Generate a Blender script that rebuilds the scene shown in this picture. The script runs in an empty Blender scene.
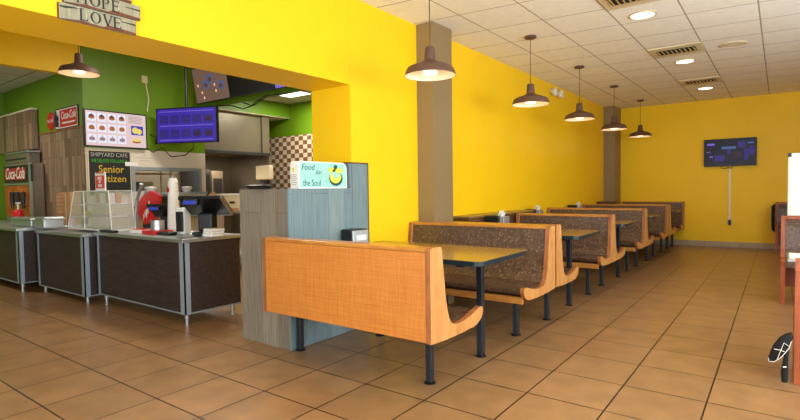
import bpy, bmesh, math, random
from mathutils import Vector, Matrix
random.seed(4)
PI = math.pi
SC = bpy.context.scene
COL = SC.collection

# ------------------------------------------------------------------ camera
YAW, PITCH, ROLL, FPX = -.6389, -.0406, -.0141, 511.6739
CAM = Vector((.3299, -2.9808, 1.2772))
FW = Vector((math.sin(YAW)*math.cos(PITCH), math.cos(YAW)*math.cos(PITCH), math.sin(PITCH)))
_r = Vector((math.cos(YAW), -math.sin(YAW), 0)); _u = _r.cross(FW)
RT = math.cos(ROLL)*_r + math.sin(ROLL)*_u
UP = -math.sin(ROLL)*_r + math.cos(ROLL)*_u
cd = bpy.data.cameras.new('camera'); cam = bpy.data.objects.new('camera', cd); COL.objects.link(cam)
cd.sensor_width = 36; cd.lens = FPX*36/800; cd.clip_end = 60; cd.clip_start = .05
cam.matrix_world = Matrix(((RT.x, UP.x, -FW.x, CAM.x), (RT.y, UP.y, -FW.y, CAM.y), (RT.z, UP.z, -FW.z, CAM.z), (0, 0, 0, 1)))
SC.camera = cam

def at(x, y, ax, v):
    """surveyed point: where the sight line of picture point (x, y) meets the plane ax = v"""
    d = FW + RT*((x-400)/FPX) + UP*((210-y)/FPX)
    i = 'xyz'.index(ax)
    return CAM + d*((v-CAM[i])/d[i])

# ------------------------------------------------------------------ materials
def lin(c):
    return tuple((v/255/12.92 if v/255 <= .04045 else ((v/255+.055)/1.055)**2.4) for v in c)
def new_mat(name):
    m = bpy.data.materials.new(name); m.use_nodes = True
    nt = m.node_tree; b = nt.nodes['Principled BSDF']
    return m, nt, b
def N(nt, t, **kw):
    n = nt.nodes.new(t)
    for k, v in kw.items(): setattr(n, k, v)
    return n
def mat(name, rgb, rough=.5, metal=0., noise=0., nscale=8., bump=0., bscale=60., spec=.5, coat=0.):
    m, nt, b = new_mat(name)
    c = lin(rgb)
    b.inputs['Base Color'].default_value = (*c, 1); b.inputs['Roughness'].default_value = rough
    b.inputs['Metallic'].default_value = metal; b.inputs['Specular IOR Level'].default_value = spec
    b.inputs['Coat Weight'].default_value = coat
    tc = N(nt, 'ShaderNodeTexCoord')
    if noise:
        t = N(nt, 'ShaderNodeTexNoise'); t.inputs['Scale'].default_value = nscale; t.inputs['Detail'].default_value = 5
        nt.links.new(tc.outputs['Object'], t.inputs['Vector'])
        r = N(nt, 'ShaderNodeValToRGB'); r.color_ramp.elements[0].position = .3; r.color_ramp.elements[1].position = .7
        r.color_ramp.elements[0].color = (*[v*(1-noise) for v in c], 1); r.color_ramp.elements[1].color = (*[min(1, v*(1+noise)) for v in c], 1)
        nt.links.new(t.outputs['Fac'], r.inputs['Fac']); nt.links.new(r.outputs['Color'], b.inputs['Base Color'])
    if bump:
        t = N(nt, 'ShaderNodeTexNoise'); t.inputs['Scale'].default_value = bscale
        nt.links.new(tc.outputs['Object'], t.inputs['Vector'])
        bp = N(nt, 'ShaderNodeBump'); bp.inputs['Strength'].default_value = bump; bp.inputs['Distance'].default_value = .01
        nt.links.new(t.outputs['Fac'], bp.inputs['Height']); nt.links.new(bp.outputs['Normal'], b.inputs['Normal'])
    return m
def emat(name, rgb, strength, rough=.3):
    m, nt, b = new_mat(name)
    b.inputs['Base Color'].default_value = (.02, .02, .02, 1); b.inputs['Roughness'].default_value = rough
    b.inputs['Specular IOR Level'].default_value = .2; b.inputs['Emission Color'].default_value = (*lin(rgb), 1); b.inputs['Emission Strength'].default_value = strength
    return m
def wood(name, rgb1, rgb2, rough=.4, scale=(1, 12, 12), dist=2., coat=0., nsc=3.):
    """stretched grain along the axis with the smallest scale"""
    m, nt, b = new_mat(name)
    tc = N(nt, 'ShaderNodeTexCoord'); mp = N(nt, 'ShaderNodeMapping'); mp.inputs['Scale'].default_value = scale
    nt.links.new(tc.outputs['Object'], mp.inputs['Vector'])
    t = N(nt, 'ShaderNodeTexNoise'); t.inputs['Scale'].default_value = nsc; t.inputs['Detail'].default_value = 6; t.inputs['Distortion'].default_value = dist
    nt.links.new(mp.outputs['Vector'], t.inputs['Vector'])
    r = N(nt, 'ShaderNodeValToRGB'); r.color_ramp.elements[0].position = .32; r.color_ramp.elements[1].position = .68
    r.color_ramp.elements[0].color = (*lin(rgb1), 1); r.color_ramp.elements[1].color = (*lin(rgb2), 1)
    nt.links.new(t.outputs['Fac'], r.inputs['Fac']); nt.links.new(r.outputs['Color'], b.inputs['Base Color'])
    b.inputs['Roughness'].default_value = rough; b.inputs['Coat Weight'].default_value = coat
    return m
def planks(name, cols, w, h, rough=.6, axes='xz', grain=.35, mortar=(50, 45, 40), msize=.004, coat=0.):
    """wood-look strips w long by h wide, running along the second of axes"""
    m, nt, b = new_mat(name)
    tc = N(nt, 'ShaderNodeTexCoord'); sp = N(nt, 'ShaderNodeSeparateXYZ'); nt.links.new(tc.outputs['Object'], sp.inputs[0])
    cb = N(nt, 'ShaderNodeCombineXYZ')
    add = N(nt, 'ShaderNodeMath', operation='ADD')          # across = x + y so both faces of a corner get strips
    nt.links.new(sp.outputs['X'], add.inputs[0]); nt.links.new(sp.outputs['Y'], add.inputs[1])
    nt.links.new(sp.outputs['Z'], cb.inputs['X']); nt.links.new(add.outputs[0], cb.inputs['Y'])
    br = N(nt, 'ShaderNodeTexBrick'); br.offset = .37; br.squash = 1
    br.inputs['Scale'].default_value = 1; br.inputs['Brick Width'].default_value = w; br.inputs['Row Height'].default_value = h
    br.inputs['Mortar Size'].default_value = msize; br.inputs['Bias'].default_value = 0
    br.inputs['Color1'].default_value = (*lin(cols[0]), 1); br.inputs['Color2'].default_value = (*lin(cols[1]), 1); br.inputs['Mortar'].default_value = (*lin(mortar), 1)
    nt.links.new(cb.outputs[0], br.inputs['Vector'])
    mp = N(nt, 'ShaderNodeMapping'); mp.inputs['Scale'].default_value = (1.3, 22, 1); nt.links.new(cb.outputs[0], mp.inputs['Vector'])
    t = N(nt, 'ShaderNodeTexNoise'); t.inputs['Scale'].default_value = 2.5; t.inputs['Detail'].default_value = 6; nt.links.new(mp.outputs[0], t.inputs['Vector'])
    r = N(nt, 'ShaderNodeValToRGB'); r.color_ramp.elements[0].position = .3; r.color_ramp.elements[1].position = .72
    r.color_ramp.elements[0].color = (1-grain, 1-grain, 1-grain, 1); r.color_ramp.elements[1].color = (1.15, 1.15, 1.15, 1)
    nt.links.new(t.outputs['Fac'], r.inputs['Fac'])
    mx = N(nt, 'ShaderNodeMix', data_type='RGBA', blend_type='MULTIPLY'); mx.inputs[0].default_value = 1
    nt.links.new(br.outputs['Color'], mx.inputs[6]); nt.links.new(r.outputs['Color'], mx.inputs[7])
    nt.links.new(mx.outputs[2], b.inputs['Base Color']); b.inputs['Roughness'].default_value = rough; b.inputs['Coat Weight'].default_value = coat
    return m
def grid(name, w, h, c1, c2, mortar, msize, rough, origin=(0, 0), shear=0., offset=0., noise=.12, nscale=6., plane='xy', spec=.5, bump=.3, bdist=.002):
    m, nt, b = new_mat(name)
    tc = N(nt, 'ShaderNodeTexCoord'); sp = N(nt, 'ShaderNodeSeparateXYZ'); nt.links.new(tc.outputs['Object'], sp.inputs[0])
    ax = {'x': 'X', 'y': 'Y', 'z': 'Z'}
    ma = N(nt, 'ShaderNodeMath', operation='MULTIPLY_ADD'); ma.inputs[1].default_value = -shear
    nt.links.new(sp.outputs[ax[plane[0]]], ma.inputs[0]); nt.links.new(sp.outputs[ax[plane[1]]], ma.inputs[2])
    cb = N(nt, 'ShaderNodeCombineXYZ'); nt.links.new(sp.outputs[ax[plane[0]]], cb.inputs['X']); nt.links.new(ma.outputs[0], cb.inputs['Y'])
    va = N(nt, 'ShaderNodeVectorMath', operation='ADD'); va.inputs[1].default_value = (-origin[0]+w*100, -origin[1]+h*100, 0)
    nt.links.new(cb.outputs[0], va.inputs[0])
    br = N(nt, 'ShaderNodeTexBrick'); br.offset = offset; br.squash = 1
    br.inputs['Scale'].default_value = 1; br.inputs['Brick Width'].default_value = w; br.inputs['Row Height'].default_value = h
    br.inputs['Mortar Size'].default_value = msize; br.inputs['Mortar Smooth'].default_value = .3
    br.inputs['Color1'].default_value = (*lin(c1), 1); br.inputs['Color2'].default_value = (*lin(c2), 1); br.inputs['Mortar'].default_value = (*lin(mortar), 1)
    nt.links.new(va.outputs[0], br.inputs['Vector'])
    t = N(nt, 'ShaderNodeTexNoise'); t.inputs['Scale'].default_value = nscale; t.inputs['Detail'].default_value = 7
    nt.links.new(tc.outputs['Object'], t.inputs['Vector'])
    r = N(nt, 'ShaderNodeValToRGB'); r.color_ramp.elements[0].position = .3; r.color_ramp.elements[1].position = .7
    r.color_ramp.elements[0].color = (1-noise, 1-noise, 1-noise, 1); r.color_ramp.elements[1].color = (1+noise, 1+noise, 1+noise, 1)
    nt.links.new(t.outputs['Fac'], r.inputs['Fac'])
    mx = N(nt, 'ShaderNodeMix', data_type='RGBA', blend_type='MULTIPLY'); mx.inputs[0].default_value = 1
    nt.links.new(br.outputs['Color'], mx.inputs[6]); nt.links.new(r.outputs['Color'], mx.inputs[7]); nt.links.new(mx.outputs[2], b.inputs['Base Color'])
    inv = N(nt, 'ShaderNodeMath', operation='SUBTRACT'); inv.inputs[0].default_value = 1; nt.links.new(br.outputs['Fac'], inv.inputs[1])
    bp = N(nt, 'ShaderNodeBump'); bp.inputs['Strength'].default_value = bump; bp.inputs['Distance'].default_value = bdist
    nt.links.new(inv.outputs[0], bp.inputs['Height']); nt.links.new(bp.outputs['Normal'], b.inputs['Normal'])
    b.inputs['Roughness'].default_value = rough; b.inputs['Specular IOR Level'].default_value = spec
    return m
def checker(name, c1, c2, s):
    m, nt, b = new_mat(name)
    tc = N(nt, 'ShaderNodeTexCoord'); sp = N(nt, 'ShaderNodeSeparateXYZ'); nt.links.new(tc.outputs['Object'], sp.inputs[0])
    cb = N(nt, 'ShaderNodeCombineXYZ'); nt.links.new(sp.outputs['X'], cb.inputs['X']); nt.links.new(sp.outputs['Z'], cb.inputs['Y']); cb.inputs['Z'].default_value = .5
    ck = N(nt, 'ShaderNodeTexChecker'); ck.inputs['Scale'].default_value = 1
    ck.inputs['Color1'].default_value = (*lin(c1), 1); ck.inputs['Color2'].default_value = (*lin(c2), 1)
    mp = N(nt, 'ShaderNodeMapping'); mp.inputs['Scale'].default_value = (1/s, 1/.105, 0); mp.inputs['Location'].default_value = (0, 0, .3)
    nt.links.new(cb.outputs[0], mp.inputs[0]); nt.links.new(mp.outputs[0], ck.inputs['Vector']); nt.links.new(ck.outputs['Color'], b.inputs['Base Color'])
    b.inputs['Roughness'].default_value = .3
    return m
def fabric():
    m, nt, b = new_mat('speckled brown fabric')
    tc = N(nt, 'ShaderNodeTexCoord')
    v = N(nt, 'ShaderNodeTexVoronoi'); v.inputs['Scale'].default_value = 36; nt.links.new(tc.outputs['Object'], v.inputs['Vector'])
    r = N(nt, 'ShaderNodeValToRGB'); e = r.color_ramp.elements
    e[0].position = 0; e[0].color = (*lin((216, 190, 160)), 1); e[1].position = .17; e[1].color = (*lin((104, 78, 60)), 1)
    e.new(.5).color = (*lin((92, 68, 52)), 1); e.new(.8).color = (*lin((76, 54, 42)), 1)
    nt.links.new(v.outputs['Distance'], r.inputs['Fac'])
    t = N(nt, 'ShaderNodeTexNoise'); t.inputs['Scale'].default_value = 90; t.inputs['Detail'].default_value = 3; nt.links.new(tc.outputs['Object'], t.inputs['Vector'])
    r2 = N(nt, 'ShaderNodeValToRGB'); r2.color_ramp.elements[0].position = .35; r2.color_ramp.elements[1].position = .65
    r2.color_ramp.elements[0].color = (.72, .72, .72, 1); r2.color_ramp.elements[1].color = (1.22, 1.2, 1.15, 1); nt.links.new(t.outputs['Fac'], r2.inputs['Fac'])
    mx = N(nt, 'ShaderNodeMix', data_type='RGBA', blend_type='MULTIPLY'); mx.inputs[0].default_value = 1
    nt.links.new(r.outputs['Color'], mx.inputs[6]); nt.links.new(r2.outputs['Color'], mx.inputs[7]); nt.links.new(mx.outputs[2], b.inputs['Base Color'])
    b.inputs['Roughness'].default_value = .34
    return m
def glass(name, tint=(1, 1, 1), alpha=.25, rough=.05, haze=0.):
    m, nt, b = new_mat(name)
    nt.nodes.remove(b); o = nt.nodes['Material Output']
    df = N(nt, 'ShaderNodeBsdfDiffuse'); tr = N(nt, 'ShaderNodeBsdfTransparent'); tr.inputs[0].default_value = (*tint, 1)
    gl = N(nt, 'ShaderNodeBsdfGlossy'); gl.inputs['Roughness'].default_value = rough
    fr = N(nt, 'ShaderNodeLayerWeight'); fr.inputs['Blend'].default_value = alpha
    mx = N(nt, 'ShaderNodeMixShader'); nt.links.new(fr.outputs['Facing'], mx.inputs[0]); nt.links.new(tr.outputs[0], mx.inputs[1]); nt.links.new(gl.outputs[0], mx.inputs[2])
    m2 = N(nt, 'ShaderNodeMixShader'); m2.inputs[0].default_value = haze; df.inputs[0].default_value = (.9, .9, .9, 1)
    nt.links.new(mx.outputs[0], m2.inputs[1]); nt.links.new(df.outputs[0], m2.inputs[2]); nt.links.new(m2.outputs[0], o.inputs['Surface'])
    return m

M = {}
M['yellow'] = mat('yellow wall paint', (247, 201, 22), .42, noise=.02, nscale=2, bump=.04, bscale=220, spec=.25)
M['green'] = mat('lime green wall paint', (104, 144, 16), .5, noise=.04, nscale=2)
M['white_wall'] = mat('off white wall panel', (226, 216, 196), .5)
M['brown_col'] = mat('brown column paint', (138, 116, 80), .5)
M['floor'] = grid('brown ceramic floor tile', .46, .46, (160, 121, 80), (152, 114, 75), (34, 24, 18), .0056, .3, noise=.16, nscale=5, spec=.5)
M['base_tile'] = grid('grey beige base tile', .305, .4, (176, 156, 128), (166, 146, 120), (90, 76, 60), .003, .4, origin=(0, -.2), plane='xz', noise=.08)
M['ceil'] = grid('acoustic ceiling tile', .605, .62, (250, 247, 236), (247, 244, 232), (164, 154, 136), .0075, .9, origin=(.14, 1.82), shear=.11, noise=.04, nscale=14, spec=.1)
M['ceil_kitchen'] = grid('service ceiling tile', .61, 1.22, (205, 200, 190), (198, 194, 184), (120, 116, 108), .012, .9, origin=(0, 0), noise=.04, spec=.1)
M['pony'] = planks('daylight blue plank cladding', ((112, 134, 140), (134, 152, 154)), 1.25, .2, .5, grain=.26, mortar=(84, 96, 98), msize=.0015)  # bluish daylight on the side face is put into the plank colour
M['pony_end'] = planks('weathered grey plank cladding', ((124, 115, 100), (146, 136, 120)), 1.1, .2, .55, grain=.3, mortar=(80, 72, 64), msize=.0015)
M['panel'] = planks('brown plank panelling', ((124, 94, 72), (172, 142, 114)), .7, .11, .55, grain=.4, mortar=(50, 40, 34), msize=.003)
M['ledge'] = wood('dark brown wood ledge', (72, 46, 22), (104, 70, 36), .45, (10, 1, 10))
M['ledge_top'] = wood('brown laminate ledge top', (120, 92, 54), (150, 118, 70), .3, (10, 1, 10))
M['trim_brown'] = mat('brown edge trim', (92, 66, 44), .5)
M['oak'] = wood('honey oak', (182, 120, 62), (214, 156, 90), .42, (14, 14, 1.6), 1.2, coat=.2, nsc=2.4)
M['oak_edge'] = wood('reddish oak edge', (138, 80, 42), (168, 102, 56), .45, (10, 10, 2), 1.)
M['oak_top'] = wood('golden oak rail', (170, 108, 42), (204, 140, 60), .33, (1.5, 14, 14), 1., coat=.3)
M['redwood'] = wood('reddish stained wood', (140, 66, 32), (170, 86, 46), .4, (12, 12, 1.5), 1.)
M['fabric'] = fabric()
def weave():
    m, nt, b = new_mat('woven orange laminate')
    tc = N(nt, 'ShaderNodeTexCoord'); out = []
    for s in ((3, 30, 120), (90, 30, 5)):
        mp = N(nt, 'ShaderNodeMapping'); mp.inputs['Scale'].default_value = s; nt.links.new(tc.outputs['Object'], mp.inputs[0])
        t = N(nt, 'ShaderNodeTexNoise'); t.inputs['Scale'].default_value = 1.6; t.inputs['Detail'].default_value = 2; nt.links.new(mp.outputs[0], t.inputs['Vector']); out.append(t)
    a = N(nt, 'ShaderNodeMath', operation='ADD'); nt.links.new(out[0].outputs['Fac'], a.inputs[0]); nt.links.new(out[1].outputs['Fac'], a.inputs[1])
    h = N(nt, 'ShaderNodeMath', operation='MULTIPLY'); h.inputs[1].default_value = .5; nt.links.new(a.outputs[0], h.inputs[0])
    r = N(nt, 'ShaderNodeValToRGB'); r.color_ramp.elements[0].position = .35; r.color_ramp.elements[1].position = .65
    r.color_ramp.elements[0].color = (*lin((186, 110, 42)), 1); r.color_ramp.elements[1].color = (*lin((206, 134, 60)), 1)
    nt.links.new(h.outputs[0], r.inputs['Fac']); nt.links.new(r.outputs['Color'], b.inputs['Base Color'])
    b.inputs['Roughness'].default_value = .4
    return m
M['weave'] = weave()
M['table_top'] = wood('olive brown table laminate', (150, 112, 48), (182, 142, 72), .16, (1.5, 14, 14), 1.2)
M['edge_black'] = mat('blue black rubber edge', (26, 42, 50), .3)
M['black_metal'] = mat('navy black painted steel', (22, 30, 40), .35, spec=.6)
M['black'] = mat('black plastic', (18, 18, 20), .4)
M['dark'] = mat('dark grey', (44, 42, 42), .5)
M['steel'] = mat('brushed stainless steel', (182, 186, 188), .36, metal=.8, noise=.06, nscale=3)
M['steel_dull'] = mat('dull stainless steel', (150, 142, 128), .42, metal=1., noise=.1, nscale=2)
M['counter'] = wood('dark walnut laminate', (34, 25, 25), (66, 50, 46), .55, (1.2, 12, 12), 1.5)
M['steel_trim'] = mat('pale steel trim', (158, 172, 182), .35, metal=.3)
M['steel_wall'] = mat('beige toned steel sheet', (126, 116, 98), .38, metal=.35, noise=.12, nscale=1.5)  # beige the hood mirrors from the ceiling is put into the colour
M['lamp_out'] = mat('rust brown lamp enamel', (92, 64, 48), .55, noise=.1, nscale=30)
M['lamp_in'] = mat('cream lamp enamel', (232, 212, 188), .5)
M['bulb'] = emat('glowing bulb', (255, 226, 180), 3)
M['can'] = emat('glowing recessed lens', (255, 236, 196), 5)
M['troffer'] = emat('glowing light diffuser', (255, 248, 225), 3.5)
M['white'] = mat('white plastic', (236, 234, 228), .45)
M['paper'] = mat('white paper', (242, 240, 236), .7)
M['cream'] = mat('cream plastic', (222, 206, 168), .5)
M['red'] = mat('glossy red', (206, 22, 28), .35)
M['red_pale'] = mat('faded red print', (226, 74, 70), .5)
M['chalk_board'] = mat('black chalkboard', (34, 32, 30), .7, noise=.15, nscale=12)
M['chalk_grey'] = mat('grey chalk', (170, 168, 160), .9)
M['chalk_green'] = mat('green chalk', (70, 176, 50), .9)
M['chalk_yellow'] = mat('yellow chalk', (214, 178, 40), .9)
M['old_wood'] = planks('distressed cream wood', ((160, 156, 130), (148, 144, 118)), 2, .5, .7, grain=.4, msize=.0)
M['old_red'] = wood('distressed red brown wood', (84, 40, 22), (116, 60, 36), .7, (12, 2, 12))
M['ink'] = mat('dark ink', (32, 30, 26), .7)
M['cardboard'] = mat('cardboard', (188, 138, 90), .8)
M['glass'] = glass('clear window glass')
M['acrylic'] = glass('clear acrylic', (.97, .97, .97), .12, .15, .14)
M['banana'] = mat('yellow pastry wrap', (226, 190, 40), .5)
M['teal'] = mat('pale teal print', (158, 216, 206), .45, noise=.12, nscale=14)
M['lemon'] = mat('lemon yellow print', (216, 218, 74), .5)
M['tealdark'] = mat('dark teal ink', (28, 70, 72), .6)
M['check'] = checker('brown and cream check tile', (226, 212, 190), (136, 94, 58), .15)
M['scr_pink'] = emat('pale menu screen', (238, 208, 206), .85)
M['scr_white'] = emat('white menu cell', (236, 236, 250), .9)
M['scr_food'] = emat('orange food picture', (196, 112, 40), .7)
M['scr_food2'] = emat('brown food picture', (110, 56, 40), .7)
M['scr_blue'] = emat('blue menu picture', (40, 60, 190), .8)
M['scr_text'] = emat('grey menu text', (170, 140, 150), .7)
M['scr_yel'] = emat('yellow food picture', (240, 214, 110), .9)
M['scr_purple'] = emat('violet menu screen', (62, 36, 190), .62)
M['scr_purple2'] = emat('dark violet menu cell', (44, 26, 140), .6)
M['scr_lilac'] = emat('lilac menu text', (128, 104, 235), .7)
M['scr_brown'] = emat('dim brown screen', (120, 90, 76), .75)
M['scr_dark'] = mat('switched off screen', (16, 15, 16), .45, spec=.2)
M['scr_glow'] = emat('warm screen glow', (250, 190, 140), 1.)
M['scr_green'] = emat('green screen patch', (60, 190, 70), .7)
M['scr_navy'] = emat('navy tv picture', (14, 13, 44), .5)
M['scr_vio'] = emat('violet tv picture', (60, 40, 150), .5)
M['scr_cyan'] = emat('pale blue tv picture', (80, 110, 170), .6)
M['scr_mag'] = emat('magenta tv picture', (70, 24, 66), .5)
M['cable'] = mat('white cable duct', (238, 226, 186), .5)
M['soda_art'] = mat('amber drink artwork', (176, 84, 34), .35, noise=.5, nscale=7)
M['machine'] = mat('grey brown machine casing', (140, 124, 104), .4, noise=.08, nscale=4)
M['soda_red'] = mat('dark red cola banner', (172, 22, 38), .4)
M['cloth'] = mat('black cloth', (16, 16, 18), .85)
M['sky_ground'] = mat('pale forecourt paving', (180, 176, 168), .8)

# ------------------------------------------------------------------ mesh builder
class MB:
    def __init__(s): s.v = []; s.f = []; s.m = []; s.mats = []; s.T = Matrix()
    def mi(s, k):
        k = M[k] if isinstance(k, str) else k
        if k not in s.mats: s.mats.append(k)
        return s.mats.index(k)
    def add(s, vs, fs, k):
        o = len(s.v); s.v += [s.T @ Vector(p) for p in vs]; i = s.mi(k)
        for f in fs: s.f.append([o+a for a in f]); s.m.append(i)
        return s
    def box(s, a, b, k):
        x0, y0, z0 = [min(p, q) for p, q in zip(a, b)]; x1, y1, z1 = [max(p, q) for p, q in zip(a, b)]
        s.add([(x0, y0, z0), (x1, y0, z0), (x1, y1, z0), (x0, y1, z0), (x0, y0, z1), (x1, y0, z1), (x1, y1, z1), (x0, y1, z1)],
              [(0, 3, 2, 1), (4, 5, 6, 7), (0, 1, 5, 4), (1, 2, 6, 5), (2, 3, 7, 6), (3, 0, 4, 7)], k); return s
    def rbox(s, a, b, k, r=.006, n=2):
        bm = bmesh.new(); bmesh.ops.create_cube(bm, size=1)
        c = [(p+q)/2 for p, q in zip(a, b)]; d = [abs(q-p) for p, q in zip(a, b)]
        for v in bm.verts: v.co = Vector([v.co[i]*d[i]+c[i] for i in range(3)])
        r = min(r, min(d)*.45)
        bmesh.ops.bevel(bm, geom=bm.edges[:]+bm.verts[:], offset=r, segments=n, affect='EDGES', profile=.5)
        bm.verts.index_update(); s.add([v.co[:] for v in bm.verts], [[v.index for v in f.verts] for f in bm.faces], k); bm.free(); return s
    def lathe(s, prof, c, k, n=24, axis='z', caps=True):
        vs = []; fs = []; c = Vector(c)
        for r, h in prof:
            for i in range(n):
                a = 2*PI*i/n; p = (r*math.cos(a), r*math.sin(a), h)
                if axis == 'x': p = (p[2], p[0], p[1])
                if axis == 'y': p = (p[0], p[2], p[1])
                vs.append(c+Vector(p))
        for j in range(len(prof)-1):
            for i in range(n): a = j*n+i; b = j*n+(i+1) % n; fs.append((a, b, b+n, a+n) if axis != 'y' else (b, a, a+n, b+n))
        if caps:
            fs.append(tuple(range(n))[::-1]); fs.append(tuple(range((len(prof)-1)*n, len(prof)*n)))
        s.add(vs, fs, k); return s
    def cyl(s, c, r, h, k, n=20, axis='z', r2=None): return s.lathe([(r, 0), (r if r2 is None else r2, h)], c, k, n, axis)
    def prism(s, poly, axis, a0, a1, k, ke=None):
        """poly of 2D points in the plane square to axis"""
        def P(p, a): return {'x': (a, p[0], p[1]), 'y': (p[0], a, p[1]), 'z': (p[0], p[1], a)}[axis]
        n = len(poly); vs = [P(p, a0) for p in poly]+[P(p, a1) for p in poly]
        fs = [(i, (i+1) % n, n+(i+1) % n, n+i) for i in range(n)]; caps = [tuple(range(n))[::-1], tuple(range(n, 2*n))]
        s.add(vs, caps, k); s.add(vs, fs, ke or k); return s
    def tube(s, pts, r, k, n=8):
        pts = [Vector(p) for p in pts]; vs = []; fs = []
        for i, p in enumerate(pts):
            d = (pts[min(i+1, len(pts)-1)]-pts[max(i-1, 0)]).normalized()
            q = d.orthogonal().normalized() if abs(d.z) < .9 else d.cross(Vector((0, 1, 0))).normalized()
            if abs(d.z) < .9: q = d.cross(Vector((0, 0, 1))).normalized()
            w = d.cross(q)
            rr = r[i] if isinstance(r, (list, tuple)) else r
            for j in range(n): a = 2*PI*j/n; vs.append(p+q*rr*math.cos(a)+w*rr*math.sin(a))
        for i in range(len(pts)-1):
            for j in range(n): a = i*n+j; b = i*n+(j+1) % n; fs.append((a, b, b+n, a+n))
        fs.append(tuple(range(n))[::-1]); fs.append(tuple(range((len(pts)-1)*n, len(pts)*n)))
        s.add(vs, fs, k); return s
    def ball(s, c, r, k, n=12, sc=(1, 1, 1)):
        vs = []; fs = []; c = Vector(c)
        m_ = n//2
        for j in range(1, m_):
            for i in range(n):
                t = PI*j/m_; a = 2*PI*i/n
                vs.append(c+Vector((r*sc[0]*math.sin(t)*math.cos(a), r*sc[1]*math.sin(t)*math.sin(a), r*sc[2]*math.cos(t))))
        top = len(vs); vs.append(c+Vector((0, 0, r*sc[2]))); vs.append(c-Vector((0, 0, r*sc[2])))
        for j in range(m_-2):
            for i in range(n): a = j*n+i; b = j*n+(i+1) % n; fs.append((a, a+n, b+n, b))
        for i in range(n): fs.append((top, i, (i+1) % n)); fs.append((top+1, (m_-2)*n+(i+1) % n, (m_-2)*n+i))
        s.add(vs, fs, k); return s
    def text(s, body, size, o, u, v, k, depth=.002, shear=0., align='CENTER', bold=0., width=None):
        """lettering laid on the plane through o with writing direction u and up direction v"""
        cu = bpy.data.curves.new('t', 'FONT'); cu.body = body; cu.size = size; cu.align_x = align; cu.align_y = 'CENTER'
        cu.shear = shear; cu.extrude = depth/2; cu.offset = bold; cu.resolution_u = 3
        ob = bpy.data.objects.new('t', cu); COL.objects.link(ob)
        me = bpy.data.meshes.new_from_object(ob.evaluated_get(bpy.context.evaluated_depsgraph_get()))
        u = Vector(u).normalized(); v = Vector(v).normalized(); w = u.cross(v)
        xs = [q.co.x for q in me.vertices]; k_ = 1.
        if width and xs: k_ = width/(max(xs)-min(xs))
        vs = [Vector(o)+u*q.co.x*k_+v*q.co.y+w*(q.co.z+depth/2) for q in me.vertices]
        s.add(vs, [tuple(p.vertices) for p in me.polygons], k)
        bpy.data.objects.remove(ob); bpy.data.curves.remove(cu); bpy.data.meshes.remove(me); return s
    def plate(s, o, u, v, x0, y0, x1, y1, k, d=.001, d0=0.):
        """thin raised rectangle on the plane (o, u, v)"""
        u = Vector(u).normalized(); v = Vector(v).normalized(); w = u.cross(v); o = Vector(o)
        q = [o+u*a+v*b for a, b in ((x0, y0), (x1, y0), (x1, y1), (x0, y1))]
        s.add([p+w*d0 for p in q]+[p+w*(d0+d) for p in q], [(3, 2, 1, 0), (4, 5, 6, 7), (0, 1, 5, 4), (1, 2, 6, 5), (2, 3, 7, 6), (3, 0, 4, 7)], k); return s
    def disc(s, o, u, v, cx, cy, rx, ry, k, d=.001, d0=0., n=14, a0=0., a1=2*PI):
        u = Vector(u).normalized(); v = Vector(v).normalized(); w = u.cross(v); o = Vector(o)
        q = [o+u*(cx+rx*math.cos(a0+(a1-a0)*i/n))+v*(cy+ry*math.sin(a0+(a1-a0)*i/n)) for i in range(n)]
        s.add([p+w*d0 for p in q]+[p+w*(d0+d) for p in q], [tuple(range(n))[::-1], tuple(range(n, 2*n))]+[(i, (i+1) % n, n+(i+1) % n, n+i) for i in range(n)], k); return s
    def build(s, name, parent=None, smooth=False):
        me = bpy.data.meshes.new(name)
        off = WLOC.get(parent.name, Vector()) if parent else Vector()
        me.from_pydata([tuple(p-off) for p in s.v], [], s.f)
        for m in s.mats: me.materials.append(m)
        me.polygons.foreach_set('material_index', s.m)
        if smooth: me.shade_smooth(); me.set_sharp_from_angle(angle=math.radians(smooth if smooth is not True else 40))
        me.update()
        o = bpy.data.objects.new(name, me); COL.objects.link(o)
        if parent: o.parent = parent; WLOC[o.name] = Vector(off)
        else: WLOC[o.name] = Vector()
        return o
WLOC = {}
def thing(name, label, cat, loc, group=None):
    o = bpy.data.objects.new(name, None); COL.objects.link(o); o.empty_display_size = .1
    o.location = loc; WLOC[o.name] = Vector(loc); tag(o, label, cat, group); return o
def tag(o, label, cat, group=None):
    o['label'] = label; o['category'] = cat
    if group: o['group'] = group
    return o
def struct(name, mb, smooth=False):
    o = mb.build(name, None, smooth); o['kind'] = 'structure'; return o
def copy_thing(src, loc, label, rotz=None):
    c = src.copy(); COL.objects.link(c); c.location = loc; c['label'] = label
    if rotz is not None: c.rotation_euler.z = rotz
    for ch in list(src.children):
        d = ch.copy(); COL.objects.link(d); d.parent = c
        for g in list(ch.children):
            e = g.copy(); COL.objects.link(e); e.parent = d
    return c

# ------------------------------------------------------------------ the setting
WX = -2.79          # face of the long yellow wall
BY = 9.298          # face of the back wall
CZ = 3.015; KZ = 3.45
struct('floor', MB().box((-12, -6, -.05), (3.6, 9.5, 0), 'floor'))
struct('ceiling', MB().box((WX-.02, -6, CZ), (3.6, 9.5, CZ+.05), 'ceil'))
struct('wall_left', MB().box((-3.285, .49, 0), (WX, 9.5, KZ), 'yellow'))
struct('trim_1', MB().box((-3.285, -6, 2.225), (WX, .489, KZ), 'yellow'))          # beam over the opening
struct('wall_back', MB().box((WX+.001, BY, 0), (3.6, BY+.15, CZ-.001), 'yellow'))
struct('baseboard_back', MB().rbox((WX+.002, BY-.012, 0.001), (3.35, BY-.0005, .118), 'base_tile', .004))
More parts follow.
